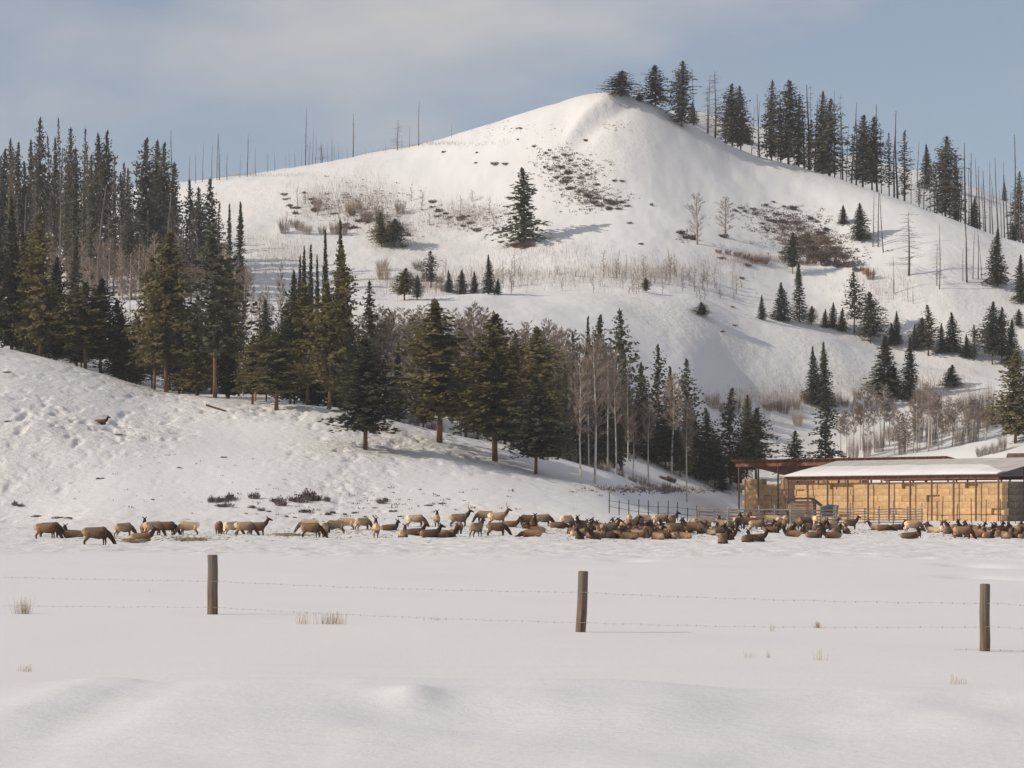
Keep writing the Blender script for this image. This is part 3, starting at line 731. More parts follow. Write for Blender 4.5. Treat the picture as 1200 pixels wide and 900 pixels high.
for p, top, base in [(237,168,214),(248,170,212),(254,155,211),(257,158,211),(290,158,207),(299,172,205),(314,178,203),(353,173,195),(358,128,193),(370,160,191),(376,170,190),(389,160,188),(392,170,188),(397,166,187),(401,175,186),
        (414,133,184),(423,168,183),(428,170,182),(480,147,173),(490,118,171),(529,145,161),(202,152,216),(339,176,198),(266,178,211),(335,180,198),(346,178,196),(362,165,193),(366,150,192),(384,168,189),(394,176,188),(407,172,186),(436,172,181),(452,162,179),(471,160,175),(222,182,216),(229,178,215),(281,180,208),(322,176,201),(508,158,167)]:
    T('K', 'snag', p, top, base=base, w=None)
for p, top, base in [(466,140,176),(377,168,190)]: T('K', 'bare_tree', p, top, base=base, w=13)
WHERE['L'] = 'along the right ridge line'
for p, top, Y in [(813,80,720),(830,88,725),(948,100,735),(978,105,735),(998,120,745),(1051,130,725),(1131,168,715),(1138,180,718),(1145,185,718),(1160,188,712),(1170,185,708),(1190,158,690),(1095,190,730),(1182,205,720),(1177,190,716),(1155,200,716),(1028,122,735),
        (992,145,725),(1126,190,715),(1200,175,690),(890,110,735),(1150,210,800),(1165,205,800),(1075,165,800),(1118,200,800),(1104,180,760),(960,130,732),(888,118,740),(1068,175,720),(1135,196,712),(880,125,742),(899,120,738),(912,105,742),(942,120,738),(955,118,740),(988,130,738),(1004,140,736),(1033,150,730),(1047,150,735),(1083,185,722),(1090,195,720),(1113,205,716),(1123,200,720),(1153,215,712),(1163,220,705),(1174,222,702),(1184,225,700),(1195,222,695),(1148,195,730)]:
    T('L', 'snag', p, top, Y=Y)
for p, top, Y, w in [(838,82,728,30),(829,100,728,18),(985,110,735,12),(950,98,738,10)]: T('L', 'bare_tree', p, top, Y=Y, w=w)
WHERE['N'] = 'on the open right slope'
for p, top, base in [(1023,224,290),(1029,222,290),(1035,226,297),(1101,262,339),(1134,246,332),(1140,270,328),(1147,268,328),(1151,280,328),(1047,325,350),(1064,330,354),(1070,335,357),(1048,300,345),(1128,290,330)]:
    T('N', 'snag', p, top, base=base)
T('N', 'bare_tree', 1065, 248, base=323, w=34)
T('N', 'bare_tree', 1098, 285, base=335, w=14)
WHERE['O'] = 'on the right part of the open hillside'
for p, top, base, w in [(817,228,287,20),(850,234,279,20),(684,208,232,9)]: T('O', 'bare_cottonwood', p, top, base=base, w=w)
WHERE['Q'] = 'along the hill bench'
for i in range(70):
    p = _r.choice([510, 545, 590, 640, 705, 720, 760, 775, 788, 820, 830, 880]) + _r.gauss(0, 11); b = 338 + _r.uniform(-16, 8) + (6 if p > 800 else 0)
    T('Q', 'sapling', p, b - _r.uniform(8, 34), base=b, w=_r.uniform(4, 9))
WHERE['R'] = 'in the hollow left of the lone spruce'
for i in range(20):
    p = 335 + i * 13 + _r.uniform(-5, 5); b = 250 + _r.uniform(-14, 26)
    T('R', 'sapling', p, b - _r.uniform(14, 30), base=b, w=_r.uniform(6, 9))
WHERE['S'] = 'in the shadow behind the left crest'
for i in range(14):
    p = 268 + i * 6.5 + _r.uniform(-3, 3)
    T('S', 'aspen', p, 330 + _r.uniform(-20, 30), Y=_r.uniform(478, 520), w=_r.uniform(8, 13))

# ------------------------------------------------------------------ leafless thickets and sagebrush
SH = {}
def shrub(zone, kind, p, s, w, h, Y=None):
    """w, h in picture pixels at that distance."""
    if Y is None: Y = hit(p, s)
    g = ground(p, Y); src = {'willow': TH_T, 'red': TH_R, 'sage': SG}[kind]
    me, H, W = _tr.choice(src); q = Y / F
    nm = {'willow': 'willow_thicket', 'red': 'red_willow_thicket', 'sage': 'sagebrush'}[kind]
    sx = w * q / (2 * W * 0.9) * (0.85 if kind == 'sage' else 1.0)
    o = link(nm, me, loc=g, rot=(0, 0, _tr.uniform(0, 6.28)), scl=(sx, sx, h * q / H))
    if kind == 'sage': dzy = (float(terrain(p, Y + 1.5)) - float(terrain(p, Y - 1.5))) / 3.0; o.rotation_euler = (math.atan(dzy) * 0.85, 0, _tr.uniform(-0.3, 0.3)); o.scale = (sx * _tr.uniform(0.9, 1.35), sx * _tr.uniform(0.7, 1.2), h * q / H * _tr.uniform(0.5, 0.9))
    o['category'] = 'shrub'
    SH.setdefault((zone, kind), []).append((p, o))
    return o
SDESC = {'willow': 'tan leafless willow thicket', 'red': 'reddish leafless willow clump', 'sage': 'dark low sagebrush mound'}
def finish_shrubs():
    for (z, k), it in SH.items():
        it.sort(key=lambda t: t[0])
        for i, (p, o) in enumerate(it):
            o['label'] = f"{ordinal(i + 1)} {SDESC[k]} from the left {WHERE[z]}" if len(it) > 1 else f"the only {SDESC[k]} {WHERE[z]}"
            o['group'] = f"shrubs {WHERE[z]}"
WHERE['wa'] = 'in the brushy flat behind the sheds'
for p, top, base in [(1000,468,534),(1012,450,532),(1025,458,530),(1035,452,530),(1048,470,528),(1075,455,526),(1088,450,525),(1100,462,524),(1112,470,523),(1122,468,522),(1135,475,520),(1146,480,519),(1062,480,528),(985,490,536),(1155,478,516)]:
    T('wa', 'aspen', p, top + _r.uniform(-6, 10), Y=_r.uniform(522, 540), w=_r.uniform(10, 18))
for p, top in [(995,462),(1006,455),(1018,452),(1030,450),(1042,455),(1054,466),(1068,458),(1082,452),(1095,456),(1106,466),(1118,472),(1128,470),(1141,474),(1150,482)]:
    T('wa', 'aspen', p + _r.uniform(-6, 6), top + _r.uniform(-6, 22), Y=_r.uniform(522, 545), w=_r.uniform(8, 15))
for p in (1000, 1016, 1030, 1045, 1058, 1076, 1092, 1108, 1124, 1140, 1152): shrub('wa', 'willow', p, 0, _r.uniform(15, 22), _r.uniform(26, 52), Y=_r.uniform(522, 545))
WHERE['wb'] = 'below the lower right spruces'
for p, top, base in [(850,462,486),(862,455,485),(875,450,484),(910,465,482),(918,462,484),(930,460,480),(900,468,482),(945,452,474),(980,455,478),(990,462,478),(1005,450,470),(835,455,480),(1080,440,480),(1095,448,485),(1135,450,490),(1145,446,490),(1160,440,490),(1172,452,495),(935,478,500)]:
    shrub('wb', 'willow', p, base, _r.uniform(12, 22), base - top)
WHERE['wc'] = 'in the willow line under the sage slope'
for p, s, w, h in [(842,297,10,7),(853,299,10,8),(864,301,12,9),(874,304,12,10),(884,308,14,12),(895,310,16,12),(918,306,12,8),(942,311,16,11),(952,310,16,11)]: shrub('wc', 'red', p, s, w, h)
for p, s, w, h in [(1020,328,14,18),(1014,322,12,12)]: shrub('wc', 'red', p, s, w, h)
for p, s, w, h in [(972,310,22,14),(985,312,22,14),(998,312,20,14),(1005,318,14,12),(960,305,22,12),(975,300,22,9),(990,302,22,10)]: shrub('wc', 'sage', p, s, w, h)
WHERE['wd'] = 'in the hollow above the middle trees'
for p, s, w, h in [(450,328,20,22),(490,316,16,14),(500,330,18,16),(480,335,14,14),(515,332,14,12),(448,318,18,20),(520,342,12,12)]: shrub('wd', 'willow', p, s, w, h)
for i in range(16): shrub('wd', 'willow', 335 + i * 9 + _r.uniform(-4, 4), 262 + _r.uniform(-16, 14), _r.uniform(12, 20), _r.uniform(12, 24))
WHERE['we'] = 'at the foot of the middle grove'
for i in range(24):
    p = 480 + i * 13 + _r.uniform(-5, 5); Y = np.interp(p, [480, 700, 790], [408, 416, 450]) + _r.uniform(0, 12)
    shrub('we', 'willow', p, 0, _r.uniform(9, 16), _r.uniform(8, 22), Y=Y)
shrub('we', 'sage', 787, 565, 24, 10); shrub('we', 'sage', 778, 562, 14, 8)
WHERE['wf'] = 'on the mound near the right edge'
for p in (1148, 1157, 1166, 1175): shrub('wf', 'willow', p, 535 - (p - 1148) * 0.2, 12, _r.uniform(14, 26))
WHERE['sa'] = 'at the foot of the left slope'
for p, s, w, h in [(251,589,14,12),(264,587,17,13),(270,585,16,11),(263,594,15,9),(299,585,17,12),(293,596,12,7),(307,599,10,5),(331,593,18,12),(325,589,14,10),(350,588,22,16),(362,587,24,17),(372,587,20,14),(381,588,14,10),(361,601,14,8),(383,604,9,6),(391,602,9,6),
        (448,590,14,8),(460,600,10,6),(453,588,10,8),(500,593,12,4),(518,591,8,4),(18,593,12,7),(24,594,8,5),(40,606,14,5),(65,608,18,4),(78,608,12,4),(117,562,8,4),(139,510,9,3),(8,437,9,4),(10,495,7,3),(262,537,6,3),(210,549,7,3),(178,586,6,2),(405,604,7,4),(417,602,7,4),(428,606,6,3),(470,606,6,3),(346,607,7,3),(316,600,7,4),(335,606,6,3)]:
    shrub('sa', 'sage', p, s, w, h)
WHERE['sb'] = 'on the bare patch under the summit'
for p, s, w, h in [(593,193,9,3),(581,194,9,4),(557,192,6,3),(520,179,6,3),(611,151,10,3),(605,152,6,3),(558,180,5,3),(662,182,9,4),(667,190,8,4),(659,198,9,5),(665,203,11,5),(653,208,9,4),(680,210,8,4),(690,205,8,3),(660,215,12,5),(670,222,13,5),(682,226,14,5),(690,230,14,5),(700,233,9,4),(697,238,10,4),
        (712,236,10,4),(720,240,12,5),(730,238,8,4),(715,245,12,5),(735,242,6,4),(726,246,10,4),(703,243,9,4),(652,186,7,3),(676,196,9,3),(688,195,7,3),(645,200,7,3),(639,196,7,3),(668,210,10,4),(730,213,7,3),(720,213,6,3),(738,262,7,3),(752,287,8,3),(640,181,8,3),(626,173,6,3),(764,241,4,5),(700,218,7,3),(645,177,6,3),(607,165,5,3),(687,165,7,3)]:
    shrub('sb', 'sage', p, s, w, h)
WHERE['sc'] = 'on the right hillside sage patch'
for p, s, w, h in [(885,251,11,4),(868,245,8,4),(860,248,9,4),(874,249,8,4),(896,242,9,4),(905,238,6,3),(919,243,8,4),(926,246,14,7),(950,258,10,5),(905,260,14,6),(918,261,16,7),(933,262,14,6),(943,278,16,7),(962,275,16,8),(968,270,12,6),(917,268,14,5),(938,270,12,5),(947,285,18,7),(955,292,20,7),(930,280,14,5),(907,273,5,5),(899,271,5,4),(892,263,7,3),
        (970,284,16,5),(980,293,16,5),(960,300,20,6),(940,292,14,5),(925,254,10,4),(910,252,10,4),(898,255,9,4),(970,298,20,6),(883,246,7,3),(915,297,9,4),(845,303,9,3),(876,312,12,4),(800,275,12,8),(806,279,12,7),(812,281,10,6),(848,278,12,7),(955,262,8,4),(985,285,8,4),(869,327,8,3),(858,360,8,3),(861,382,7,3),(846,390,6,3)]:
    shrub('sc', 'sage', p, s, w, h)
WHERE['sd'] = 'in the gully left of the lone spruce'
for i in range(34):
    t = _r.random(); p = 330 + 150 * t + _r.uniform(-8, 8); s = 232 + 48 * t + _r.uniform(-14, 14)
    shrub('sd', 'sage', p, s, _r.uniform(7, 13), _r.uniform(4, 7))
for i in range(26):
    t = _r.random(); shrub('sd', 'sage', 500 + 105 * t + _r.uniform(-6, 6), 240 + 46 * t + _r.uniform(-6, 6), _r.uniform(5, 10), _r.uniform(2.5, 5))
for p in (598, 606, 616, 622): shrub('sd', 'red', p, 289, 16, 6)
finish_zones(); finish_shrubs()
def scatter(spec, seed, ymin=28.0, mul=1.0):
    """Random ground points (x, y, z, height) spread round picture spots."""
    r = random.Random(seed); P_, Y_, H_ = [], [], []
    for p0, s0, sx, sy, n, h in spec:
        for i in range(int(n * mul)):
            p = p0 + r.gauss(0, 1) * sx * 0.75; s = s0 + r.gauss(0, 1) * sy * 0.75; pi = round(p / 3) * 3
            P_.append(pi + r.uniform(-1.5, 1.5)); Y_.append(hit(pi, s, ymin) + r.uniform(-1.5, 1.5)); H_.append(h * r.uniform(0.3, 1.0))
    P_ = np.array(P_); Y_ = np.array(Y_); Z_ = terrain(P_, Y_)
    return list(zip((P_ - 600) * Y_ / F, Y_, Z_, H_)), r
def brush():
    pts, r = scatter([(380,240,30,16,700,1.6),(430,240,30,18,800,1.8),(460,270,22,14,500,1.4),(545,255,38,12,800,1.5),(600,326,80,9,900,1.8),(760,322,64,10,900,2.0),(900,470,36,12,500,1.6),(1060,455,60,14,700,1.8),
            (1130,480,46,12,500,1.8),(880,306,36,4,700,1.0),(1030,340,36,14,400,1.4),(480,334,36,10,700,1.6),(650,298,60,10,350,1.3),(330,300,36,18,450,1.6),(500,169,60,1.6,420,0.7),(300,206,46,1.2,300,0.7),(930,275,34,18,700,0.5),(685,215,34,22,600,0.45),(780,574,56,2.5,900,0.5)], 31, mul=1.5)
    g = Geo()
    for x, y, z, h in pts: g.stick((x, y, z - .1), (x + r.uniform(-.3, .3) * h, y + r.uniform(-.2, .2), z + h), 0.026, 0.01)
    o = link('dry_brush', g.mesh('dry_brush', M['twig'])); tag(o, 'fine dry brush stems standing across the snowy hillside', 'brush', kind='stuff')
    pts, r = scatter([(668,205,26,18,420,0.5),(700,236,26,8,260,0.5),(650,188,22,10,160,0.4),(925,262,34,12,480,0.5),(950,284,30,10,420,0.55),(972,300,26,6,300,0.6),(890,250,26,6,140,0.4),(430,245,40,20,260,0.5),(560,258,36,10,200,0.4),(600,150,40,6,70,0.3),(722,150,14,4,50,0.3),(200,560,110,30,60,0.2),(420,590,110,14,130,0.26),(780,575,60,3,300,0.4)], 32)
    g = Geo()
    for x, y, z, h in pts:
        w = h * r.uniform(0.7, 1.8)
        for k in range(5):
            ox = r.uniform(-w, w); d = Vector((r.uniform(-1, 1), r.uniform(-.6, .3), r.uniform(.2, 1)))
            g.spray(Vector((x + ox, y + r.uniform(-.3, .3), z - 0.03)), d, Vector((r.uniform(-1, 1), -1, r.uniform(0, 1))).normalized(), h * r.uniform(.7, 1.5), h * r.uniform(.3, .7))
    o = link('low_sage_scrub', g.mesh('low_sage_scrub', M['sage'])); tag(o, 'low brown sage scrub showing through thin snow on the slopes', 'scrub', kind='stuff')
brush()
# ------------------------------------------------------------------ sheds, hay, corral
M['rust'] = mat_noise('rusty_steel', (0.13, 0.055, 0.032), (0.30, 0.125, 0.07), 1.6, rough=0.7)
M['shed_post'] = mat_noise('shed_post_wood', (0.10, 0.06, 0.045), (0.20, 0.125, 0.09), 1.5, stretch=(1, 1, .2))
M['roof_metal'] = mat_noise('pale_roof_metal', (0.47, 0.445, 0.41), (0.60, 0.575, 0.54), 0.5, rough=0.55)
M['roof_snow'] = mat_noise('roof_snow', (0.70, 0.685, 0.67), (0.80, 0.79, 0.78), 0.5, stretch=(1, .3, 1))
M['rail'] = mat_noise('weathered_rail', (0.22, 0.19, 0.17), (0.46, 0.41, 0.37), 1.2, vary=0.2)
M['dark_board'] = mat_noise('dark_shed_boards', (0.15, 0.09, 0.065), (0.32, 0.21, 0.15), 1.3, vary=0.2)
M['dark_roof'] = mat_noise('dark_shed_roof', (0.045, 0.04, 0.04), (0.10, 0.085, 0.08), 1.0)
M['green_paint'] = mat_noise('green_post_paint', (0.025, 0.055, 0.045), (0.06, 0.10, 0.085), 1.5)
M['tank'] = mat_noise('dark_tank_steel', (0.05, 0.055, 0.065), (0.11, 0.115, 0.13), 1.0, rough=0.5)
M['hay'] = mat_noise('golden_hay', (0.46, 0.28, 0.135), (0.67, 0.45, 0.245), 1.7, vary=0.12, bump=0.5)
M['shade_hay'] = mat_noise('shade_painted_hay', (0.10, 0.078, 0.062), (0.24, 0.19, 0.15), 1.7, vary=0.2, bump=0.5)  # dark copy of the hay: the shed end's shade is put into its colour
M['fence_wood'] = mat_noise('weathered_post', (0.085, 0.052, 0.032), (0.27, 0.175, 0.105), 5.0, stretch=(1, 1, .12), bump=0.6)
def _post_mat():
    m = mat_noise('weathered_post', (0.075, 0.05, 0.036), (0.27, 0.185, 0.125), 22.0, stretch=(1, 1, .05), bump=0.9)
    n, l = m.node_tree.nodes, m.node_tree.links; b = n['Principled BSDF']; src = b.inputs['Base Color'].links[0].from_socket
    tc = n.new('ShaderNodeTexCoord'); sp = n.new('ShaderNodeSeparateXYZ'); no = n.new('ShaderNodeTexNoise'); no.inputs['Scale'].default_value = 6
    l.new(tc.outputs['Object'], sp.inputs['Vector']); l.new(tc.outputs['Object'], no.inputs['Vector'])
    ad = n.new('ShaderNodeMath'); ad.operation = 'ADD'; l.new(sp.outputs['Z'], ad.inputs[0]); l.new(no.outputs['Fac'], ad.inputs[1])
    mr = n.new('ShaderNodeMapRange'); mr.inputs['From Min'].default_value = 1.0; mr.inputs['From Max'].default_value = 1.8; mr.inputs['To Max'].default_value = 0.85; l.new(ad.outputs[0], mr.inputs['Value'])
    mx = n.new('ShaderNodeMixRGB'); mx.inputs['Color2'].default_value = (0.17, 0.15, 0.125, 1)
    l.new(mr.outputs['Result'], mx.inputs['Fac']); l.new(src, mx.inputs['Color1']); l.new(mx.outputs['Color'], b.inputs['Base Color'])
    return m
M['fence_wood'] = _post_mat()
M['wire'] = mat_noise('galvanised_wire', (0.22, 0.21, 0.20), (0.38, 0.36, 0.34), 8.0, rough=0.5)
M['hay_litter'] = mat_noise('spread_hay', (0.24, 0.19, 0.11), (0.42, 0.35, 0.22), 3.0)

ROT = math.atan2(-0.796, 0.605)
U = Vector((0.605, -0.796, 0)); V = Vector((0.796, 0.605, 0))

def ribbed(x0, x1, pa, pb, pitch, amp, th):
    """Corrugated sheet along local x from edge pa=(y,z) to pb=(y,z)."""
    g = Geo(); n = max(2, int((x1 - x0) / pitch)) * 2
    for i in range(n + 1):
        x = x0 + (x1 - x0) * i / n; d = amp if i % 2 else 0.0
        for (y, z) in (pa, pb):
            g.v.append(Vector((x, y, z + d))); g.v.append(Vector((x, y, z + d - th)))
    for i in range(n):
        a = i * 4; b = a + 4
        g.f += [(a, b, b + 2, a + 2), (a + 1, a + 3, b + 3, b + 1), (a, a + 1, b + 1, b), (a + 2, b + 2, b + 3, a + 3)]
    g.f += [(0, 2, 3, 1), (n * 4, n * 4 + 1, n * 4 + 3, n * 4 + 2)]
    return g

def box_mesh(name, size, mat, bev=0.0, seed=0, jit=0.0):
    bm = bmesh.new(); bmesh.ops.create_cube(bm, size=1.0)
    for v in bm.verts: v.co = Vector((v.co.x * size[0], v.co.y * size[1], v.co.z * size[2]))
    if bev: bmesh.ops.bevel(bm, geom=bm.edges[:], offset=bev, segments=1, affect='EDGES')
    r = random.Random(seed)
    if jit:
        for v in bm.verts: v.co += Vector((r.uniform(-jit, jit), r.uniform(-jit, jit), r.uniform(-jit, jit)))
    me = bpy.data.meshes.new(name); bm.to_mesh(me); bm.free(); me.materials.append(mat)
    return me

# front shed: pale snowy gable roof on rusty posts
O1 = Vector((40.1, 413.0, 0)); L1 = 41.2; D1 = 20.0; E1 = 6.35; R1 = 8.55
zf = min(ground_xy((O1 + U * a).x, (O1 + U * a).y) for a in (0, 10, 20, 30, 41)) - 0.02
shed1 = link('hay_shed', None, loc=(O1.x, O1.y, zf), rot=(0, 0, ROT))
tag(shed1, 'long open hay shed with pale snow-dusted gable roof full of bales', 'shed')
POST = box_mesh('shed_post', (0.21, 0.21, 1.0), M['shed_post'], 0.03)
def post(parent, x, y, h, s=1.0):
    o = link('post', POST, parent, loc=(x, y, h / 2 - 0.15), scl=(s, s, h + 0.3)); return o
for i in range(11): post(shed1, i * 4.12, 0.0, E1 - 0.05)
for i in (0, 2, 4, 6, 8, 10): post(shed1, i * 4.12, 20.0, E1 - 0.05)
for x in (0, 41.2):
    post(shed1, x, 5.0, E1 + (R1 - E1) / 2 - 0.1); post(shed1, x, 10.0, R1 - 0.15); post(shed1, x, 15.0, E1 + (R1 - E1) / 2 - 0.1)
g = Geo(); g.box((20.6, -0.16, E1 - 0.28), (41.6, 0.12, 0.62)); link('eave_beam', g.mesh('eave_beam', M['rust']), shed1)
g = Geo(); g.box((20.6, 20.0, E1 - 0.25), (42.4, 0.3, 0.5)); link('rear_beam', g.mesh('rear_beam', M['rust']), shed1)
g = Geo(); g.box((20.6, 10.0, R1 - 0.3), (42.0, 0.3, 0.45)); link('ridge_beam', g.mesh('ridge_beam', M['rust']), shed1)
sl = (R1 - E1) / 10.0
RAF = Geo(); RAF.tube([(0, -0.75, -0.75 * sl), (0, 10, 10 * sl)], [(0.07, 0.11)] * 2, 4); RAF = RAF.mesh('rafter', M['rust'])
for i in range(31): link('rafter', RAF, shed1, loc=(i * 1.373, 0, E1 + 0.05))
rf = link('roof', ribbed(-0.35, 41.9, (-0.95, E1 + 0.22 - 0.95 * sl), (10.0, R1 + 0.22), 0.42, 0.04, 0.03).mesh('roof', M['roof_metal']), shed1)
link('roof', ribbed(-0.35, 41.9, (20.95, E1 + 0.22 - 0.95 * sl), (10.02, R1 + 0.22), 0.42, 0.04, 0.03).mesh('roof_back', M['roof_metal']), shed1)
# snow still lying on the lower half of the front slope, ragged upper edge
g = Geo(); n = 120; rr = random.Random(3)
for i in range(n + 1):
    x = -0.3 + 42.1 * i / n; fade = min(1, (n - i) / 26.0) ; top = 0.6 + 5.8 * fade * (0.9 + 0.2 * float(vnoise(np.array(x / 3.0), np.array(1.5)))) + rr.uniform(-.12, .12)
    top = max(0.2, top)
    for (y, t) in ((-0.93, 0.04), (-0.93, 0.1), (top * 0.6 - 0.3, 0.12), (top, 0.06)):
        g.v.append(Vector((x, y, E1 + 0.24 + y * sl + t)))
for i in range(n):
    for k in range(3): a = i * 4 + k; g.f.append((a, a + 4, a + 5, a + 1))
link('snow_cover', g.mesh('snow_cover', M['roof_snow'], True), rf)

# rear shed: rusty single-pitch roof, high side to the road
O2 = Vector((38.3, 480.0, 0)); L2 = 48.5
zr = ground_xy(O2.x, O2.y) - 0.1
H2 = CH + (HZ - 543.3) * 480 / F - zr
shed2 = link('hay_shed', None, loc=(O2.x, O2.y, zr), rot=(0, 0, ROT))
tag(shed2, 'tall rusty-roofed hay shed standing behind the pale-roofed shed', 'shed')
for i in range(11): post(shed2, i * 4.85, 0.0, H2 - 0.2, 1.15)
for i in range(0, 11, 2): post(shed2, i * 4.85, 12.0, H2 - 2.5, 1.15)
g = Geo(); g.box((24.2, -0.2, H2 - 0.25), (49.6, 0.14, 0.62)); link('eave_beam', g.mesh('eave_beam_rear', M['rust']), shed2)
g = Geo(); g.box((24.2, 12.0, H2 - 2.6), (49.6, 0.3, 0.45)); link('rear_beam', g.mesh('rear_beam_rear', M['rust']), shed2)
link('roof', ribbed(-1.0, 49.4, (-1.1, H2 + 0.52), (12.8, H2 - 2.05), 0.5, 0.09, 0.05).mesh('rusty_roof', M['rust']), shed2)
RAF2 = Geo(); RAF2.tube([(0, -1.0, 0.2), (0, 12.5, -2.3)], [(0.08, 0.13)] * 2, 4); RAF2 = RAF2.mesh('rafter_rear', M['rust'])
for i in range(26): link('rafter', RAF2, shed2, loc=(i * 1.94, 0, H2 + 0.1))

# hay bales
BALE = [box_mesh('hay_bale', (2.40, 1.16, 0.902), M['hay'], 0.035, i, 0.012) for i in range(4)]
BALE_E = [box_mesh('hay_bale_end', (1.16, 2.38, 0.9), M['shade_hay'], 0.05, i, 0.018) for i in range(3)]
br = random.Random(21)
def bale(src, base, x, y, z, label, group, drop=0.0):
    w = base + U * (x + br.uniform(-.03, .03)) + V * (y + br.uniform(-.04, .04))
    o = link('hay_bale', br.choice(src), loc=(w.x, w.y, z), rot=(br.uniform(-.006, .006), br.uniform(-.006, .006), ROT + br.uniform(-.012, .012)))
    tag(o, label, 'hay bale', group)
for c in range(17):
    for k in range(6):
        off = (0.55 if k % 2 else 0.0)
        back = 0.0 if br.random() > 0.07 else br.uniform(0.15, 0.45)
        if k == 5 and c in (3, 4, 9, 14): back = 0.5
        bale(BALE, O1, 1.3 + c * 2.41 + off * (1 if c < 16 else 0.2), 1.35 + back, zf + 0.44 + k * 0.905, f'{ordinal(c + 1)} golden bale from the left, {ordinal(k + 1)} course up, pale-roofed shed front', 'bales on the front of the pale-roofed shed')
for c in range(16):
    for k in (4, 5):
        bale(BALE, O1, 1.3 + c * 2.41, 2.75, zf + 0.44 + k * 0.905, f'{ordinal(c + 1)} bale from the left in the second row, {ordinal(k + 1)} course, pale-roofed shed', 'second row bales of the pale-roofed shed')
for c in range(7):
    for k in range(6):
        bale(BALE_E, O1, 40.6, 3.2 + c * 2.42, zf + 0.44 + k * 0.905, f'{ordinal(c + 1)} shade-toned bale from the corner, {ordinal(k + 1)} course up, shaded shed end', 'bales on the end of the pale-roofed shed')
for c in range(12):
    for k in range(7):
        if k == 6 and c in (2, 3): continue
        bale(BALE, O2, 0.9 + c * 2.41 + (0.5 if k % 2 else 0), 1.6 + (0.3 if br.random() < .1 else 0), zr + 0.44 + k * 0.905, f'{ordinal(c + 1)} golden bale from the left, {ordinal(k + 1)} course up, rusty-roofed shed', 'bales in the rusty-roofed shed')

# corral of wooden rails
def rail_fence(name, label, A, B, n, hpost, rails, mat, cat='fence', rr=0.1, pr=0.09, jit=0.15, seed=1, metal=False, extra=0.45):
    """Rail fence between ground points given as (bearing, distance); rails follow the ground."""
    r = random.Random(seed)
    P = []
    for i in range(n + 1):
        t = i / n; p = A[0] + (B[0] - A[0]) * t; Y = A[1] + (B[1] - A[1]) * t; P.append(ground(p, Y))
    root = link(name, None, loc=P[0]); tag(root, label, cat)
    pm = Geo(); pm.tube([(0, 0, -0.3), (0, 0, 0.6), (0, 0, 1.0)], [pr, pr * 0.97, pr * 0.9], 7); pm = pm.mesh('fence_post', mat)
    for i, q in enumerate(P):
        h = hpost + r.uniform(-jit, extra)
        link('post', pm, root, loc=q - P[0], rot=(r.uniform(-.03, .03), r.uniform(-.03, .03), 0), scl=(1, 1, h))
    for i in range(n):
        for z in rails:
            g = Geo(); a = P[i] - P[0] + Vector((0, -pr - rr * 0.7, z + r.uniform(-.05, .05))); b = P[i + 1] - P[0] + Vector((0, -pr - rr * 0.7, z + r.uniform(-.05, .05)))
            d = (b - a).normalized() * 0.15
            g.tube([a - d, (a + b) / 2 + Vector((0, 0, r.uniform(-.03, .03))), b + d], [rr, rr * r.uniform(.85, 1.05), rr * .9], 5)
            link('rail', g.mesh('rail', mat), root)
    return root
R5 = (0.25, 0.6, 0.95, 1.3, 1.65)
rail_fence('corral_fence', 'weathered wooden rail corral left of the small dark shed', (819, 318), (925, 322), 6, 1.9, R5, M['rail'], seed=1)
rail_fence('corral_fence', 'weathered wooden rail corral right of the small dark shed', (927, 314), (978, 318), 3, 1.9, R5, M['rail'], seed=2)
rail_fence('corral_fence', 'grey rail panels along the middle of the hay stack', (980, 322), (1080, 326), 6, 2.0, (0.2, 0.5, 0.8, 1.1, 1.4, 1.7), M['rail'], seed=3, rr=0.055, extra=0.9)
rail_fence('corral_gate', 'narrow slatted gate at the corner post of the corral', (853, 312), (866, 312), 1, 1.9, (0.15, 0.4, 0.65, 0.9, 1.15, 1.4, 1.65), M['rail'], 'gate', seed=4, rr=0.04)
rail_fence('stockyard_fence', 'thin posts with one rail before the right end of hay', (1087, 330), (1190, 334), 6, 2.4, (1.0,), M['shed_post'], seed=5, rr=0.04, pr=0.06, extra=0.9)
rail_fence('green_fence', 'green steel post fence left of the wooden corral', (714, hit(714, 601.5, 250)), (817, 326), 9, 1.9, (0.75, 1.45), M['green_paint'], seed=6, rr=0.025, pr=0.06, jit=0.4, extra=0.5)
rail_fence('loading_frame', 'bare pipe frame standing before the rusty shed hay', (889, 335), (920, 335), 2, 3.1, (3.0, 0.9), M['shed_post'], 'frame', seed=8, rr=0.04, extra=0.05, jit=0.05)

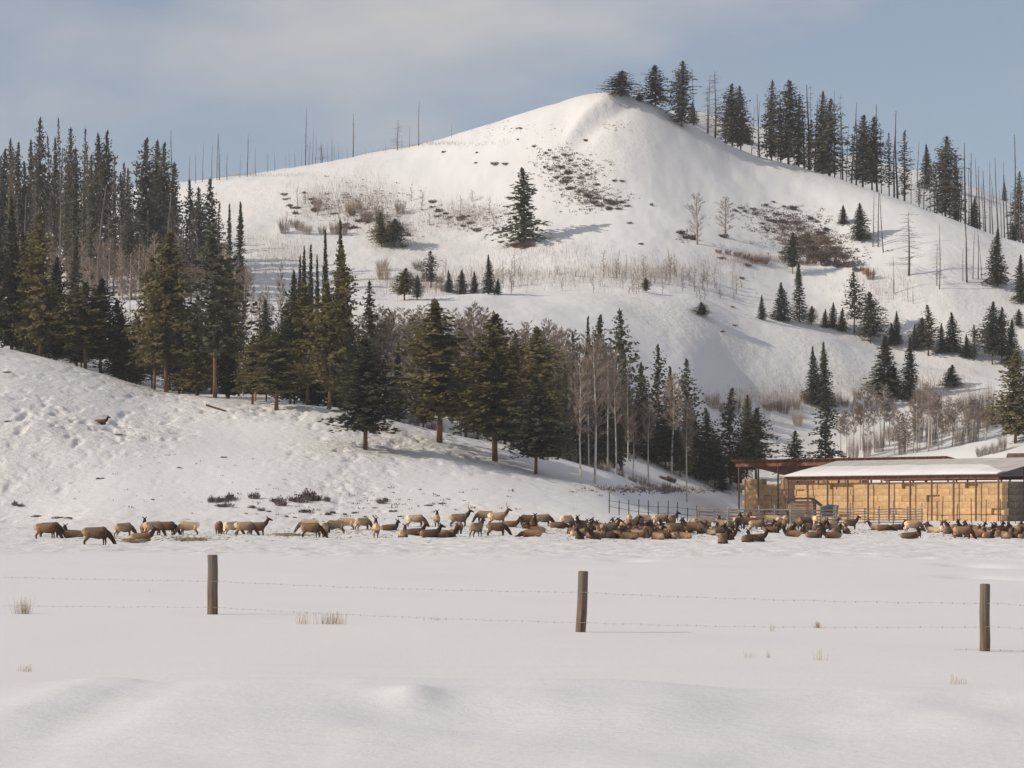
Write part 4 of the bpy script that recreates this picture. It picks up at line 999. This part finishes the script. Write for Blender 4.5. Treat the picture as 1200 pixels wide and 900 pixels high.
# small dark shed in the corral
def small_shed():
    Y = 336.0; q = Y / F; g0 = ground(941, Y)
    root = link('feed_shed', None, loc=g0, rot=(0, 0, math.radians(-14)), scl=(1.05, 1.05, (CH + (HZ - 583) * Y / F - g0.z) / 2.38)); tag(root, 'small plank shed with dark sloping roof inside the corral', 'shed')
    w, d, h = 2.9, 2.6, 2.1
    for k in range(7):
        m = Geo(); m.box((-0.2, -d / 2, 0.17 + k * 0.29), (w, 0.05, 0.27)); link('plank', m.mesh('plank', M['dark_board']), root)
        m = Geo(); m.box((w / 2 - 0.22, 0, 0.17 + k * 0.29), (0.05, d - 0.1, 0.27)); link('plank', m.mesh('plank_side', M['dark_board']), root)
    for x in (-w / 2 - 0.2, w / 2 - 0.2):
        for y in (-d / 2 - 0.06, d / 2): 
            m = Geo(); m.box((x, y, 1.05), (0.12, 0.12, 2.3)); link('corner_post', m.mesh('corner_post', M['dark_board']), root)
    m = Geo(); m.v = [Vector(c) for c in [(-1.85, -1.6, 2.32), (0.95, -1.6, 2.38), (2.0, -1.5, 1.75), (-1.85, 1.5, 2.3), (0.95, 1.5, 2.36), (2.0, 1.5, 1.72)]]
    m.v += [v + Vector((0, 0, -0.14)) for v in m.v[:]]
    m.f = [(0, 1, 4, 3), (1, 2, 5, 4), (6, 9, 10, 7), (7, 10, 11, 8), (0, 6, 7, 1), (1, 7, 8, 2), (3, 4, 10, 9), (4, 5, 11, 10), (0, 3, 9, 6), (2, 8, 11, 5)]
    link('roof', m.mesh('small_roof', M['dark_roof']), root)
small_shed()
def stock_tank():
    g0 = ground(972, 330); root = link('feed_trough', None, loc=g0); tag(root, 'dark steel feed trough on legs right of the small shed', 'trough')
    m = Geo(); W = 1.75; n = 10
    prof = [(-0.45, 1.35), (-0.5, 1.25), (-0.38, 0.75), (0.38, 0.75), (0.5, 1.25), (0.45, 1.35), (0.36, 1.3), (0.3, 0.9), (-0.3, 0.9), (-0.36, 1.3)]
    for x in (-W / 2, W / 2):
        for (y, z) in prof: m.v.append(Vector((x * 0.5 * 2, y, z)))
    k = len(prof)
    for i in range(k): j = (i + 1) % k; m.f.append((i, j, k + j, k + i))
    m.f += [tuple(range(k))[::-1], tuple(range(k, 2 * k))]
    link('basin', m.mesh('basin', M['tank']), root)
    for x in (-0.7, 0.7):
        for y in (-0.3, 0.3): m = Geo(); m.box((x, y, 0.35), (0.08, 0.08, 0.85)); link('leg', m.mesh('trough_leg', M['tank']), root)
    m = Geo(); m.tube([(-1.0, 0, 1.4), (0, 0, 1.72), (1.0, 0, 1.62)], [(0.5, 0.06)] * 3, 6); link('lid', m.mesh('lid', M['tank']), root)
stock_tank()
def far_cabin():
    Y = 478.0; g0 = ground(1205, Y); g0.z = max(g0.z, 0)
    top = CH + (HZ - 531) * Y / F; root = link('cabin', None, loc=(g0.x, g0.y, g0.z), rot=(0, 0, -0.35)); tag(root, 'brown-roofed outbuilding behind the pale roof at right edge', 'building')
    h = top - g0.z; e = h - 1.3
    m = Geo(); m.box((0, 0, e / 2 - 0.3), (6, 4.4, e + 0.6)); link('wall', m.mesh('cabin_wall', M['dark_board']), root)
    m = Geo(); m.v = [Vector(c) for c in [(-3.5, -2.8, e - 0.15), (3.5, -2.8, e - 0.15), (3.5, 0, h), (-3.5, 0, h), (-3.5, 2.8, e - 0.15), (3.5, 2.8, e - 0.15)]]; m.v += [v + Vector((0, 0, -0.18)) for v in m.v[:]]
    m.f = [(0, 1, 2, 3), (3, 2, 5, 4), (6, 9, 8, 7), (9, 10, 11, 8), (0, 6, 7, 1), (4, 5, 11, 10), (0, 3, 9, 6), (3, 4, 10, 9), (1, 7, 8, 2), (2, 8, 11, 5)]
    link('roof', m.mesh('cabin_roof', M['shed_post']), root)
far_cabin()

# ------------------------------------------------------------------ barbed wire fence in the foreground
def front_fence():
    posts = [(-230, 640, 694, 62.0, 0.0), (249, 650, 719, 54.5, 0.008), (679.5, 669, 742, 46.5, 0.05), (1154, 684, 765, 40.5, -0.035), (1700, 700, 792, 35.0, 0.02)]
    q = posts[1]; org = Vector(((q[0] - 600) * q[3] / F, q[3], 0))
    root = link('barbed_wire_fence', None, loc=org); tag(root, 'barbed wire fence on weathered round posts crossing the foreground snow', 'fence')
    at = lambda p, s, Y: Vector(((p - 600) * Y / F, Y, CH + (HZ - s) * Y / F)) - org
    for i, (p, t, b, Y, ln) in enumerate(posts):
        g = Geo(); r = random.Random(i); gz = float(terrain(p, Y)); zt = CH + (HZ - t) * Y / F
        rad = 0.5 * 12.2 * Y / F; h = zt - gz + 0.35; n = 14
        pts, rads = [], []
        for k in range(11):
            f = k / 10; pts.append(Vector((0, 0, h * f * 0.985))); rads.append(rad * (1.04 - 0.07 * f + r.uniform(-.012, .012)))
        pts += [Vector((0, 0, h * 0.997)), Vector((0, 0, h))]; rads += [rad * 0.93, rad * 0.74]
        g.tube(pts, rads, n)
        for v in g.v: v.x += 0.006 * math.sin(v.z * 7 + i) ; v.y += 0.004 * math.sin(v.z * 9)
        link('post', g.mesh('round_post', M['fence_wood'], True), root, loc=Vector(((p - 600) * Y / F, Y, gz - 0.35)) - org, rot=(0, ln, r.uniform(0, 3)))
    W = [[(-230, 668), (249, 681), (679, 694), (1156, 707), (1700, 722)], [(-230, 704), (249, 711.5), (678, 729.5), (1157, 734.5), (1700, 742)], [(-230, 725), (249, 727), (675, 752), (1159, 761), (1700, 775)]]
    for wi, line in enumerate(W):
        g = Geo(); r = random.Random(40 + wi)
        for k in range(len(line) - 1):
            a = at(line[k][0], line[k][1], posts[k][3] - 0.1); b = at(line[k + 1][0], line[k + 1][1], posts[k + 1][3] - 0.1); n = 26; L = (b - a).length
            P_ = []
            for j in range(n + 1):
                t = j / n; sag = -0.035 * 4 * t * (1 - t) + (0.006 * math.sin(j * 1.7 + wi) if 0 < j < n else 0); P_.append(a.lerp(b, t) + Vector((0, 0, sag)))
            for j in range(n): g.stick(P_[j], P_[j + 1], 0.0027, 0.0027, 4)
            m = int(L / 0.2)
            for j in range(1, m):
                t = j / m; x = t * n; q0 = int(x); c = P_[q0].lerp(P_[min(n, q0 + 1)], x - q0)
                g.stick(c + Vector((-.006, -.014, -.013)), c + Vector((.006, .014, .013)), 0.0032, 0.0032, 3)
                if j % 2: g.stick(c + Vector((.012, .014, -.013)), c + Vector((.0, -.014, .013)), 0.0032, 0.0032, 3)
        link('wire', g.mesh('barbed_wire', M['wire']), root)
front_fence()

# ------------------------------------------------------------------ dry grass, a log, spread hay
def tuft(p, s, w, h, n, label, lean=0.15, mat='dry_grass', Y=None):
    Y = Y or hit(p, s); q = Y / F; r = random.Random(int(p * 7 + s)); g = Geo()
    for i in range(n):
        x = r.gauss(0, 0.27) * w * q; y = r.uniform(-.25, .25) * w * q; hh = h * q * r.uniform(0.35, 1.0)
        dx = r.gauss(0, lean) * hh
        g.stick((x, y, -0.05), (x + dx, y + r.uniform(-.2, .2) * hh, hh), 0.0034, 0.0014, 3)
    o = link('grass_tuft', g.mesh('grass_tuft', M[mat]), loc=ground(p, Y)); tag(o, label, 'grass')
tuft(27, 720, 20, 22, 70, 'dry grass tuft poking from snow left of the leftmost post')
tuft(30, 788, 16, 10, 22, 'small sparse grass tuft low in the left foreground snow')
tuft(387, 733, 32, 17, 80, 'wide dry grass tuft under the wires right of leftmost post')
tuft(356, 733, 16, 16, 22, 'sparse grass stems beside the wide dry tuft')
tuft(509, 729, 26, 6, 20, 'low row of grass tips left of the middle post')
tuft(905, 741, 6, 15, 6, 'single bent grass stalk right of the middle post')
tuft(958, 736, 9, 8, 34, 'small tan grass ball touching the lower wire')
tuft(880, 772, 14, 8, 10, 'short grass stems left of the three-stalk tuft')
tuft(900, 773, 8, 12, 9, 'tiny grass tuft between middle and right posts')
tuft(960, 775, 20, 15, 12, 'three thin grass stalks below the tan grass ball')
tuft(1125, 803, 26, 12, 18, 'sparse leaning grass stems below the right post')
tuft(176, 694, 14, 5, 9, 'few grass tips between the wires left of leftmost post')
tuft(735, 675, 8, 8, 2, 'single slanting straw right of the middle post top', lean=0.9)
def fallen_log(p, s, L, ang, tilt, label):
    Y = hit(p, s); g = Geo(); r = random.Random(9)
    g.tube([(-L / 2, 0, 0), (0, 0, 0.05), (L / 2, 0, 0)], [0.15, 0.13, 0.09], 7)
    for k in range(5): x = r.uniform(-.4, .5) * L; g.stick((x, 0, 0.1), (x + .3, r.uniform(-.4, .4), r.uniform(.4, .9)), 0.035, 0.012)
    o = link('fallen_log', g.mesh('fallen_log', M['bark']), loc=ground(p, Y) + Vector((0, 0, 0.12)), rot=(0, tilt, ang)); tag(o, label, 'log')
fallen_log(262, 483, 5.0, 0.1, 0.32, 'brown fallen log lying on the slope below the crest pines')
def litter(p, s, w, d, label):
    Y = hit(p, s); q = Y / F; g = Geo(); r = random.Random(int(p))
    o0 = ground(p, Y)
    for i in range(420):
        x = r.gauss(0, .27) * w * q; y = r.gauss(0, .3) * d; z = ground_xy(o0.x + x, o0.y + y) - o0.z + r.uniform(0.02, 0.22)
        a = r.uniform(0, 6.28); l = r.uniform(.12, .35)
        g.stick((x, y, z), (x + l * math.cos(a), y + l * math.sin(a), z + r.uniform(-.05, .08)), 0.02, 0.015)
    o = link('spread_hay', g.mesh('spread_hay', M['hay_litter']), loc=o0); tag(o, label, 'hay', kind='stuff')
litter(224, 634, 40, 2.2, 'strip of spread feed hay below the pale grazing elk')
litter(340, 628, 44, 2.2, 'strip of spread feed hay beside the feeding elk cluster')
litter(158, 636, 26, 2.0, 'thin spread feed hay before the elk lying at left')

def herd_litter():
    pts, r = scatter([(740,624,62,6,700,1),(835,622,30,4,250,1),(920,620,70,4,400,1),(1160,626,48,4,350,1),(1050,622,48,5,150,1),(560,622,70,6,250,1),(390,625,60,5,250,1),(190,629,70,4,250,1)], 77, 120)
    g = Geo()
    for x, y, z, h in pts:
        a = r.uniform(0, 6.28); l = r.uniform(.06, .3)
        g.stick((x, y, z + .01), (x + l * math.cos(a), y + l * math.sin(a), z + r.uniform(.02, .07)), 0.035, 0.02)
    o = link('trampled_litter', g.mesh('trampled_litter', M['hay_litter'])); tag(o, 'scattered hay stalks and droppings trodden into the feeding ground snow', 'litter', kind='stuff')
herd_litter()
# ------------------------------------------------------------------ elk
def elk_mat():
    m, n, l, b = new_mat('elk_coat')
    at = n.new('ShaderNodeAttribute'); at.attribute_name = 'coat'
    oi = n.new('ShaderNodeObjectInfo')
    mx = n.new('ShaderNodeMixRGB'); mx.blend_type = 'MULTIPLY'; mx.inputs['Fac'].default_value = 1
    l.new(at.outputs['Color'], mx.inputs['Color1']); l.new(oi.outputs['Color'], mx.inputs['Color2'])
    tc = n.new('ShaderNodeTexCoord'); no = n.new('ShaderNodeTexNoise'); no.inputs['Scale'].default_value = 9; no.inputs['Detail'].default_value = 4
    l.new(tc.outputs['Object'], no.inputs['Vector'])
    mr = n.new('ShaderNodeMapRange'); mr.inputs['To Min'].default_value = 0.65; mr.inputs['To Max'].default_value = 1.3; l.new(no.outputs['Fac'], mr.inputs['Value'])
    vm = n.new('ShaderNodeVectorMath'); vm.operation = 'SCALE'; l.new(mx.outputs['Color'], vm.inputs[0]); l.new(mr.outputs['Result'], vm.inputs['Scale'])
    l.new(vm.outputs['Vector'], b.inputs['Base Color']); b.inputs['Roughness'].default_value = 0.9
    bp = n.new('ShaderNodeBump'); bp.inputs['Strength'].default_value = 0.4; bp.inputs['Distance'].default_value = 0.03
    l.new(no.outputs['Fac'], bp.inputs['Height']); l.new(bp.outputs['Normal'], b.inputs['Normal'])
    return m
M['elk'] = elk_mat()
M['antler'] = mat_noise('antler', (0.28, 0.2, 0.13), (0.48, 0.38, 0.27), 4.0)
TAN = (0.37, 0.27, 0.18); DARK = (0.045, 0.027, 0.019); RUMP = (0.74, 0.54, 0.34); LEG = (0.11, 0.068, 0.045); BELLY = (0.13, 0.08, 0.052); HEADC = (0.10, 0.06, 0.04); SHO = (0.22, 0.14, 0.085)

def build_elk(name, pose, turn=0.0):
    """One continuous elk body facing +X, feet (or belly) at z=0."""
    g = Geo(); marks = []
    def tube(pts, rads, cols, n=12):
        g.tube(pts, rads, n)
        if not isinstance(cols[0], tuple): cols = [cols] * len(pts)
        for k in range(len(pts) - 1):
            for t in (0, .34, .67): marks.append((Vector(pts[k]).lerp(Vector(pts[k + 1]), t), tuple(a + (b - a) * t for a, b in zip(cols[k], cols[k + 1]))))
        marks.append((Vector(pts[-1]), cols[-1]))
    lie = pose in ('lie', 'rest')
    dz = -0.66 if lie else 0.0
    st = [(-1.03, 1.13, .03, .05), (-0.99, 1.13, .11, .15), (-0.91, 1.13, .19, .23), (-0.78, 1.13, .26, .295), (-0.5, 1.10, .31, .34), (-0.15, 1.06, .34, .39), (0.15, 1.05, .34, .41), (0.42, 1.09, .29, .41), (0.6, 1.12, .18, .28), (0.7, 1.13, .06, .10)]
    if lie: st = [(x * 0.9 if x < 0.3 else x, z + 0.05 * math.cos(x * 1.8), a, b) for x, z, a, b in st]
    body = [(x, 0, z + dz) for x, z, a, b in st]
    # Geo.tube: first radius runs along the horizontal side axis for an x-aligned tube? use equal naming (side, up)
    cols = [RUMP, RUMP, RUMP, (0.5, 0.35, 0.21), TAN, TAN, TAN, SHO, SHO, DARK]
    i0 = len(g.v)
    tube(body, [(1, 1)] * len(st), cols, 16)
    m = 16
    for k, (x, z, a, b) in enumerate(st):
        for j in range(m):
            t = 2 * math.pi * j / m; g.v[i0 + k * m + j] = Vector((x, a * math.sin(t) * (1.05 if lie else 1), z + dz + b * math.cos(t) * (0.86 if lie else 1)))
    for x, z, a, b in st[3:8]:
        marks.append((Vector((x, 0, z + dz - b)), BELLY)); marks.append((Vector((x, .2, z + dz + b * .6)), TAN)); marks.append((Vector((x, -.2, z + dz + b * .6)), TAN))
    cy, sy = math.cos(turn), math.sin(turn)
    def nk(x, z, y=0.0):      # neck and head points turn about the neck root
        dx = x - 0.5; return (0.5 + dx * cy - y * sy, dx * sy + y * cy, z + dz)
    if pose == 'graze':
        N = [nk(0.45, 1.12), nk(0.75, 0.98), nk(1.0, 0.70), nk(1.17, 0.42)]; Hd = [nk(1.13, 0.46), nk(1.24, 0.30), nk(1.37, 0.12), nk(1.45, 0.04)]; ear = [(1.06, 0.50), (0.98, 0.62)]
    elif pose == 'rest':
        N = [nk(0.45, 1.12), nk(0.82, 1.08), nk(1.05, 0.98), nk(1.2, 0.86)]; Hd = [nk(1.17, 0.90), nk(1.32, 0.82), nk(1.5, 0.75), nk(1.6, 0.72)]; ear = [(1.12, 0.98), (1.05, 1.12)]
    else:
        N = [nk(0.42, 1.15), nk(0.70, 1.32), nk(0.86, 1.52), nk(0.93, 1.74)]; Hd = [nk(0.88, 1.78), nk(1.06, 1.72), nk(1.27, 1.63), nk(1.38, 1.58)]; ear = [(0.88, 1.86), (0.80, 1.98)]
    tube(N, [.28, .215, .16, .125], [DARK, DARK, DARK, DARK]); tube(Hd, [.11, .12, .075, .045], [DARK, HEADC, HEADC, LEG])
    for sgn in (-1, 1):
        a = nk(ear[0][0], ear[0][1], sgn * .07); b = nk(ear[1][0], ear[1][1], sgn * .24); md = tuple((p + q) / 2 for p, q in zip(a, b))
        tube([a, md, b], [.035, .06, .02], [HEADC] * 3, 8)
        if not lie:
            f = 0.05 * sgn
            tube([(0.44 + f, sgn * .16, 1.0), (0.46 + f, sgn * .16, 0.72), (0.49 + f, sgn * .15, 0.48), (0.46 + f, sgn * .15, 0.12), (0.50 + f, sgn * .15, 0.0)], [.13, .085, .058, .038, .05], [SHO, LEG, LEG, LEG, DARK], 8)
            tube([(-0.70 - f, sgn * .15, 1.08), (-0.60 - f, sgn * .18, 0.80), (-0.78 - f, sgn * .16, 0.60), (-0.86 - f, sgn * .15, 0.46), (-0.82 - f, sgn * .15, 0.12), (-0.77 - f, sgn * .15, 0.0)], [.22, .16, .085, .058, .040, .05], [(0.5, 0.35, 0.21), TAN, LEG, LEG, LEG, DARK], 8)
        else:
            tube([(0.45, sgn * .2, 0.38), (0.62, sgn * .24, 0.18), (0.35, sgn * .27, 0.08), (0.20, sgn * .25, 0.06)], [.13, .09, .05, .04], [SHO, LEG, LEG, DARK], 8)
            tube([(-0.72, sgn * .14, 0.36), (-0.38, sgn * .25, 0.18), (-0.70, sgn * .27, 0.08), (-0.40, sgn * .30, 0.05)], [.15, .12, .05, .04], [(0.5, 0.35, 0.21), TAN, LEG, DARK], 8)
    tube([(-0.95, 0, 1.27 + dz), (-1.05, 0, 1.18 + dz), (-1.06, 0, 1.08 + dz)], [.05, .045, .02], [RUMP] * 3, 8)
    me0 = g.mesh('tmp', None); o = bpy.data.objects.new('tmp', me0); C.objects.link(o)
    rm = o.modifiers.new('r', 'REMESH'); rm.mode = 'VOXEL'; rm.voxel_size = 0.034
    sm = o.modifiers.new('s', 'SMOOTH'); sm.factor = 0.5; sm.iterations = 3
    dg = bpy.context.evaluated_depsgraph_get(); dg.update()
    me = bpy.data.meshes.new_from_object(o.evaluated_get(dg)); me.name = name
    bpy.data.objects.remove(o); bpy.data.meshes.remove(me0)
    nv = len(me.vertices); co = np.zeros(nv * 3); me.vertices.foreach_get('co', co); co = co.reshape(-1, 3)
    mp = np.array([list(a) for a, c in marks]); mc = np.array([c for a, c in marks])
    d2 = ((co[:, None, :] - mp[None]) ** 2).sum(-1); w = 1.0 / (d2 + 0.004) ** 2; w /= w.sum(1, keepdims=True)
    col = w @ mc
    # pale rump patch
    rp = (co[:, 0] < -0.80) & (co[:, 2] > 0.62 + dz) & (np.abs(co[:, 1]) < 0.24); col[rp] = RUMP
    ca = me.attributes.new('coat', 'FLOAT_COLOR', 'POINT'); ca.data.foreach_set('color', np.concatenate([col, np.ones((nv, 1))], 1).ravel().astype(np.float32))
    me.polygons.foreach_set('use_smooth', np.ones(len(me.polygons), bool)); me.materials.clear(); me.materials.append(M['elk'])
    return me
ELK = {'graze': [build_elk('elk_grazing', 'graze'), build_elk('elk_grazing_turned', 'graze', 0.5)], 'stand': [build_elk('elk_standing', 'stand'), build_elk('elk_looking_back', 'stand', -0.9)],
       'lie': [build_elk('elk_lying', 'lie'), build_elk('elk_lying_turned', 'lie', 0.8), build_elk('elk_lying_back', 'lie', -0.9)], 'rest': [build_elk('elk_resting', 'rest', 0.3)]}
ANT = Geo()
for sg in (-1, 1):
    ANT.tube([(0.88, sg * .06, 1.84), (0.82, sg * .2, 2.08), (0.80, sg * .30, 2.36), (0.88, sg * .30, 2.58)], [.024, .022, .017, .008], 6)
    ANT.tube([(0.86, sg * .1, 1.92), (1.02, sg * .2, 2.02), (1.12, sg * .22, 2.14)], [.018, .014, .006], 5)
ANT = ANT.mesh('antlers', M['antler'])
er = random.Random(9)
TONE = {'t': (1.0, 0.96, 0.92), 'p': (1.5, 1.45, 1.4), 'd': (0.46, 0.40, 0.375), 'g': (0.70, 0.70, 0.72), 'r': (0.72, 0.60, 0.53)}
def elk(p, s, pose, yaw, tone, label, group=None, scale=1.0, antlers=False, var=None, Y=None):
    Y = Y or hit(p, s, 120)
    g = ground(p, Y)
    src = ELK[pose]; me = src[var] if var is not None else er.choice(src)
    k = TONE[tone]; j = er.uniform(0.9, 1.1)
    o = link('elk', me, loc=g + Vector((0, 0, (-0.17 if pose in ('lie', 'rest') else -0.27))), rot=(0, 0, math.radians(yaw)), scl=(scale, scale, scale))
    o.color = (k[0] * j, k[1] * j, k[2] * j, 1)
    tag(o, label, 'elk', group or 'elk spread along the foot of the slope')
    if antlers: link('antlers', ANT, o)
    return o
G1 = 'elk feeding on the left field'
for e in [
 (55,631,'graze',0,'r','leftmost elk grazing with head down facing right'),
 (60,629.5,'graze',10,'d','elk half hidden behind the leftmost grazing elk'),
 (86,630,'lie',175,'d','dark elk lying between the two leftmost grazing elk'),
 (114,638.5,'graze',0,'d','dark elk with pale rump grazing nearest the left corner'),
 (146,629,'graze',35,'t','tan elk facing away right of the dark pale-rumped grazer'),
 (169,628,'stand',95,'d','dark elk seen from behind above the small lying elk'),
 (166,634,'lie',10,'r','small reddish elk lying in front of the dark rear-facing elk'),
 (181,627.5,'graze',30,'t','tan elk in the huddle of three left of hay strip'),
 (196,627,'graze',0,'d','dark elk grazing at the right of the three-elk huddle'),
 (220,627,'graze',180,'p','pale elk grazing facing left above the hay strip'),
 (257,626,'graze',-75,'r','slim reddish elk facing the camera behind the leftmost post'),
 (273,626.5,'graze',40,'p','pale elk standing just right of the slim reddish elk'),
 (288,627,'graze',5,'t','tan elk overlapping the pale elk above the first post'),
 (302,627.5,'stand',15,'r','elk with raised head looking right beside bare hay strip'),
 (361,623.5,'graze',180,'p','pale elk grazing leftward at back of the feeding cluster'),
 (366,630,'graze',-20,'d','dark elk feeding at the front of the feeding cluster'),
 (380,629.5,'graze',80,'t','tan elk rump-on in the feeding cluster'),
 (392,625,'graze',185,'g','grey elk grazing leftward right of the feeding cluster'),
 (404,621,'graze',178,'p','pale elk behind the grey leftward grazer'),
 (426,621,'graze',40,'t','elk grazing away with dark neck lowered to the right'),
 (440.5,630,'stand',93,'t','tall narrow elk seen straight from behind'),
 (457,622,'lie',10,'d','lying elk with raised dark head right of the rear-facing elk'),
 (472,629.5,'lie',80,'t','lying elk rump-on left of two dark raised heads'),
 (486,627.5,'lie',20,'d','dark lying elk below the pale grazer facing right'),
 (488,617,'graze',0,'p','pale elk grazing rightward behind the lying elk'),
 (512,617,'stand',90,'r','reddish elk rear view between pale grazer and spike bull'),
 (504,629.5,'lie',25,'d','dark lying elk directly below the reddish rear-view elk'),
 (516,630,'rest',5,'t','low resting elk with head down before the spike bull'),
 (525,630,'lie',-30,'r','small lying elk touching the low resting elk'),
 (538,626,'graze',95,'d','dark elk in front of the left antlered bull'),
 (559,629,'stand',60,'g','grey elk with pale rump between the two antlered bulls'),
 (567,612,'graze',180,'t','elk grazing leftward behind the right antlered bull'),
 (583,628,'graze',0,'d','dark elk grazing rightward below the right antlered bull'),
 (598,618,'lie',0,'r','lying elk with raised head right of the antlered bulls'),
 (618,617.5,'graze',180,'d','dark elk grazing leftward near the middle of the herd line'),
 (637,617,'graze',5,'g','grey brown elk rump to rump with the dark leftward grazer'),
 (626,622,'stand',-85,'d','dark elk facing the camera before two grazing elk'),
 (620,620,'lie',180,'r','reddish lying elk below the dark leftward grazer'),
 (629,625,'lie',150,'d','small dark lying elk under the camera-facing elk'),
 (623,629,'rest',170,'r','small curled reddish elk lowest under the camera-facing elk'),
 (665,618,'graze',50,'p','pale elk grazing at the left end of the packed herd'),
 (654,619,'rest',0,'d','flat resting elk left of the pale end grazer'),
 (671,626,'lie',120,'d','dark lying elk below the pale end grazer'),
 ]:
    elk(*e, group=G1)
elk(539, 617, 'stand', 8, 'g', 'left antlered bull elk standing with head raised', G1, 1.05, True, 0)
elk(584, 615, 'stand', 5, 'p', 'right antlered pale bull elk standing with head raised', G1, 1.05, True, 0)
elk(118, 497, 'lie', 0, 'd', 'lone elk lying high on the left snowy slope', G1, 1.0, False, 0)
elk(847, 637, 'lie', 75, 'd', 'front elk lying rump-on below the corral, left of two', G1)
elk(852, 633, 'lie', 30, 'd', 'dark elk lying close behind the front rump-on elk', G1)
elk(876, 635, 'lie', 60, 'd', 'front elk lying rump-on below the corral, right of two', G1)
elk(887, 634, 'lie', 10, 'd', 'dark elk lying at the right of the front rump-on pair', G1)
elk(928, 629, 'lie', 170, 'r', 'reddish elk lying alone below the small plank shed', G1)
elk(955, 630.5, 'lie', 0, 'd', 'small dark elk lying below the feed trough, left of pair', G1)
elk(975, 631, 'lie', 180, 'd', 'small dark elk lying below the feed trough, right of pair', G1)
elk(1028, 621, 'lie', 160, 'p', 'pale elk lying alone before the middle of the hay stack', G1)
elk(1036, 622, 'rest', 0, 'd', 'dark elk resting against the lone pale lying elk', G1)
elk(1051, 621, 'lie', 20, 'd', 'dark lying elk between the pale lying and pale standing elk', G1)
elk(1071, 623.5, 'graze', 10, 'p', 'pale elk standing before the hay with dark lowered neck', G1)
elk(1066, 631.5, 'lie', 0, 'd', 'dark elk lying lowest under the pale standing elk', G1)
elk(1076, 631, 'stand', -80, 'r', 'small reddish elk facing the camera under pale standing elk', G1, 0.7)

PK = {}
def pack(p0, p1, rows, label, group, stand=0.25, tones='drdtrdg', seed=1):
    r = random.Random(seed)
    for (s, n) in rows:
        for i in range(n):
            p = p0 + (p1 - p0) * (i + r.uniform(0.15, 0.85)) / n; up = r.random() < stand
            pose = r.choice(['graze', 'stand', 'graze']) if up else r.choice(['lie', 'lie', 'lie', 'rest'])
            o = elk(p, s + r.uniform(-1.2, 1.2), pose, r.choice([0, 180, 55, 75, 100, 120, -60, -85, -110, 35, 145, 90]) + r.uniform(-15, 15), r.choice(tones), label[0 if not up else 1], group[0 if not up else 1], r.uniform(0.88, 1.05))
            PK.setdefault(o['label'], []).append((p, o))
pack(677, 806, [(631, 17), (627.5, 19), (623.5, 18), (620, 13)], ('brown elk lying in the tight pack below the green fence', 'brown elk on its feet within the tight green-fence pack'), ('lying elk below the green fence', 'standing elk in the green-fence pack'), 0.10, 'ddrdtrdd', seed=3)
for e in [(737,616,'graze',88,'t','tan elk rump-on at the back of the green-fence pack'),(753,616,'graze',200,'p','palest elk at the back of the green-fence pack'),(776,616,'graze',10,'t','tan elk side-on at the back right of green-fence pack'),
          (788,617,'stand',70,'d','dark elk behind the lit rump at right of green-fence pack'),(715,628,'stand',20,'g','large grey elk standing in the left of green-fence pack'),(793,629,'graze',25,'d','dark elk with bright rump at right end of green-fence pack')]:
    elk(*e, group='elk in the green-fence pack')
pack(808, 862, [(626, 5), (622.5, 5)], ('brown elk lying left of the corral corner post', 'brown elk on its feet left of the corral corner post'), ('lying elk left of the corral corner', 'standing elk left of the corral corner'), 0.3, 'dgtd', seed=4)
pack(806, 860, [(619, 5)], ('brown elk lying left of the corral corner post', 'brown elk on its feet left of the corral corner post'), ('lying elk left of the corral corner', 'standing elk left of the corral corner'), 1.0, 'gtpd', seed=5)
pack(862, 985, [(617, 11)], ('dark elk lying along the wooden corral rails', 'elk standing in the row along the wooden corral rails'), ('lying elk along the corral', 'standing elk along the corral'), 0.95, 'tpdpdt', seed=6)
pack(862, 1000, [(621, 12)], ('dark elk lying along the wooden corral rails', 'elk standing in the row along the wooden corral rails'), ('lying elk along the corral', 'standing elk along the corral'), 0.35, 'dgdt', seed=7)
pack(900, 1004, [(625, 6)], ('dark elk lying along the wooden corral rails', 'elk standing in the row along the wooden corral rails'), ('lying elk along the corral', 'standing elk along the corral'), 0.0, 'dr', seed=8)
pack(1086, 1118, [(625, 2), (622, 3)], ('elk lying before the right part of the hay stack', 'elk standing before the right part of the hay stack'), ('elk lying at right', 'elk standing at right'), 0.1, 'tdp', seed=9)
pack(1118, 1212, [(630, 12), (627, 13), (623.5, 10)], ('elk lying before the right part of the hay stack', 'elk standing before the right part of the hay stack'), ('elk lying at right', 'elk standing at right'), 0.08, 'drdr', seed=10)

for lab, it in PK.items():
    it.sort(key=lambda t: t[0])
    for i, (p, o) in enumerate(it): o['label'] = f"{lab}, {ordinal(i + 1)} from left" if len(it) > 1 else lab

# ------------------------------------------------------------------ winter air between here and the hills
def build_haze():
    m = bpy.data.materials.new('thin_haze'); m.use_nodes = True
    n, l = m.node_tree.nodes, m.node_tree.links
    n.remove(n['Principled BSDF'])
    v = n.new('ShaderNodeVolumePrincipled'); v.inputs['Density'].default_value = 0.00012
    v.inputs['Color'].default_value = (0.93, 0.95, 1.0, 1); v.inputs['Anisotropy'].default_value = 0.1
    l.new(v.outputs['Volume'], n['Material Output'].inputs['Volume'])
    g = Geo(); g.box((40, 690, 66), (3000, 1520, 140))
    tag(link('haze', g.mesh('haze', m)), 'thin pale winter haze over the whole valley', 'haze', kind='stuff')
build_haze()
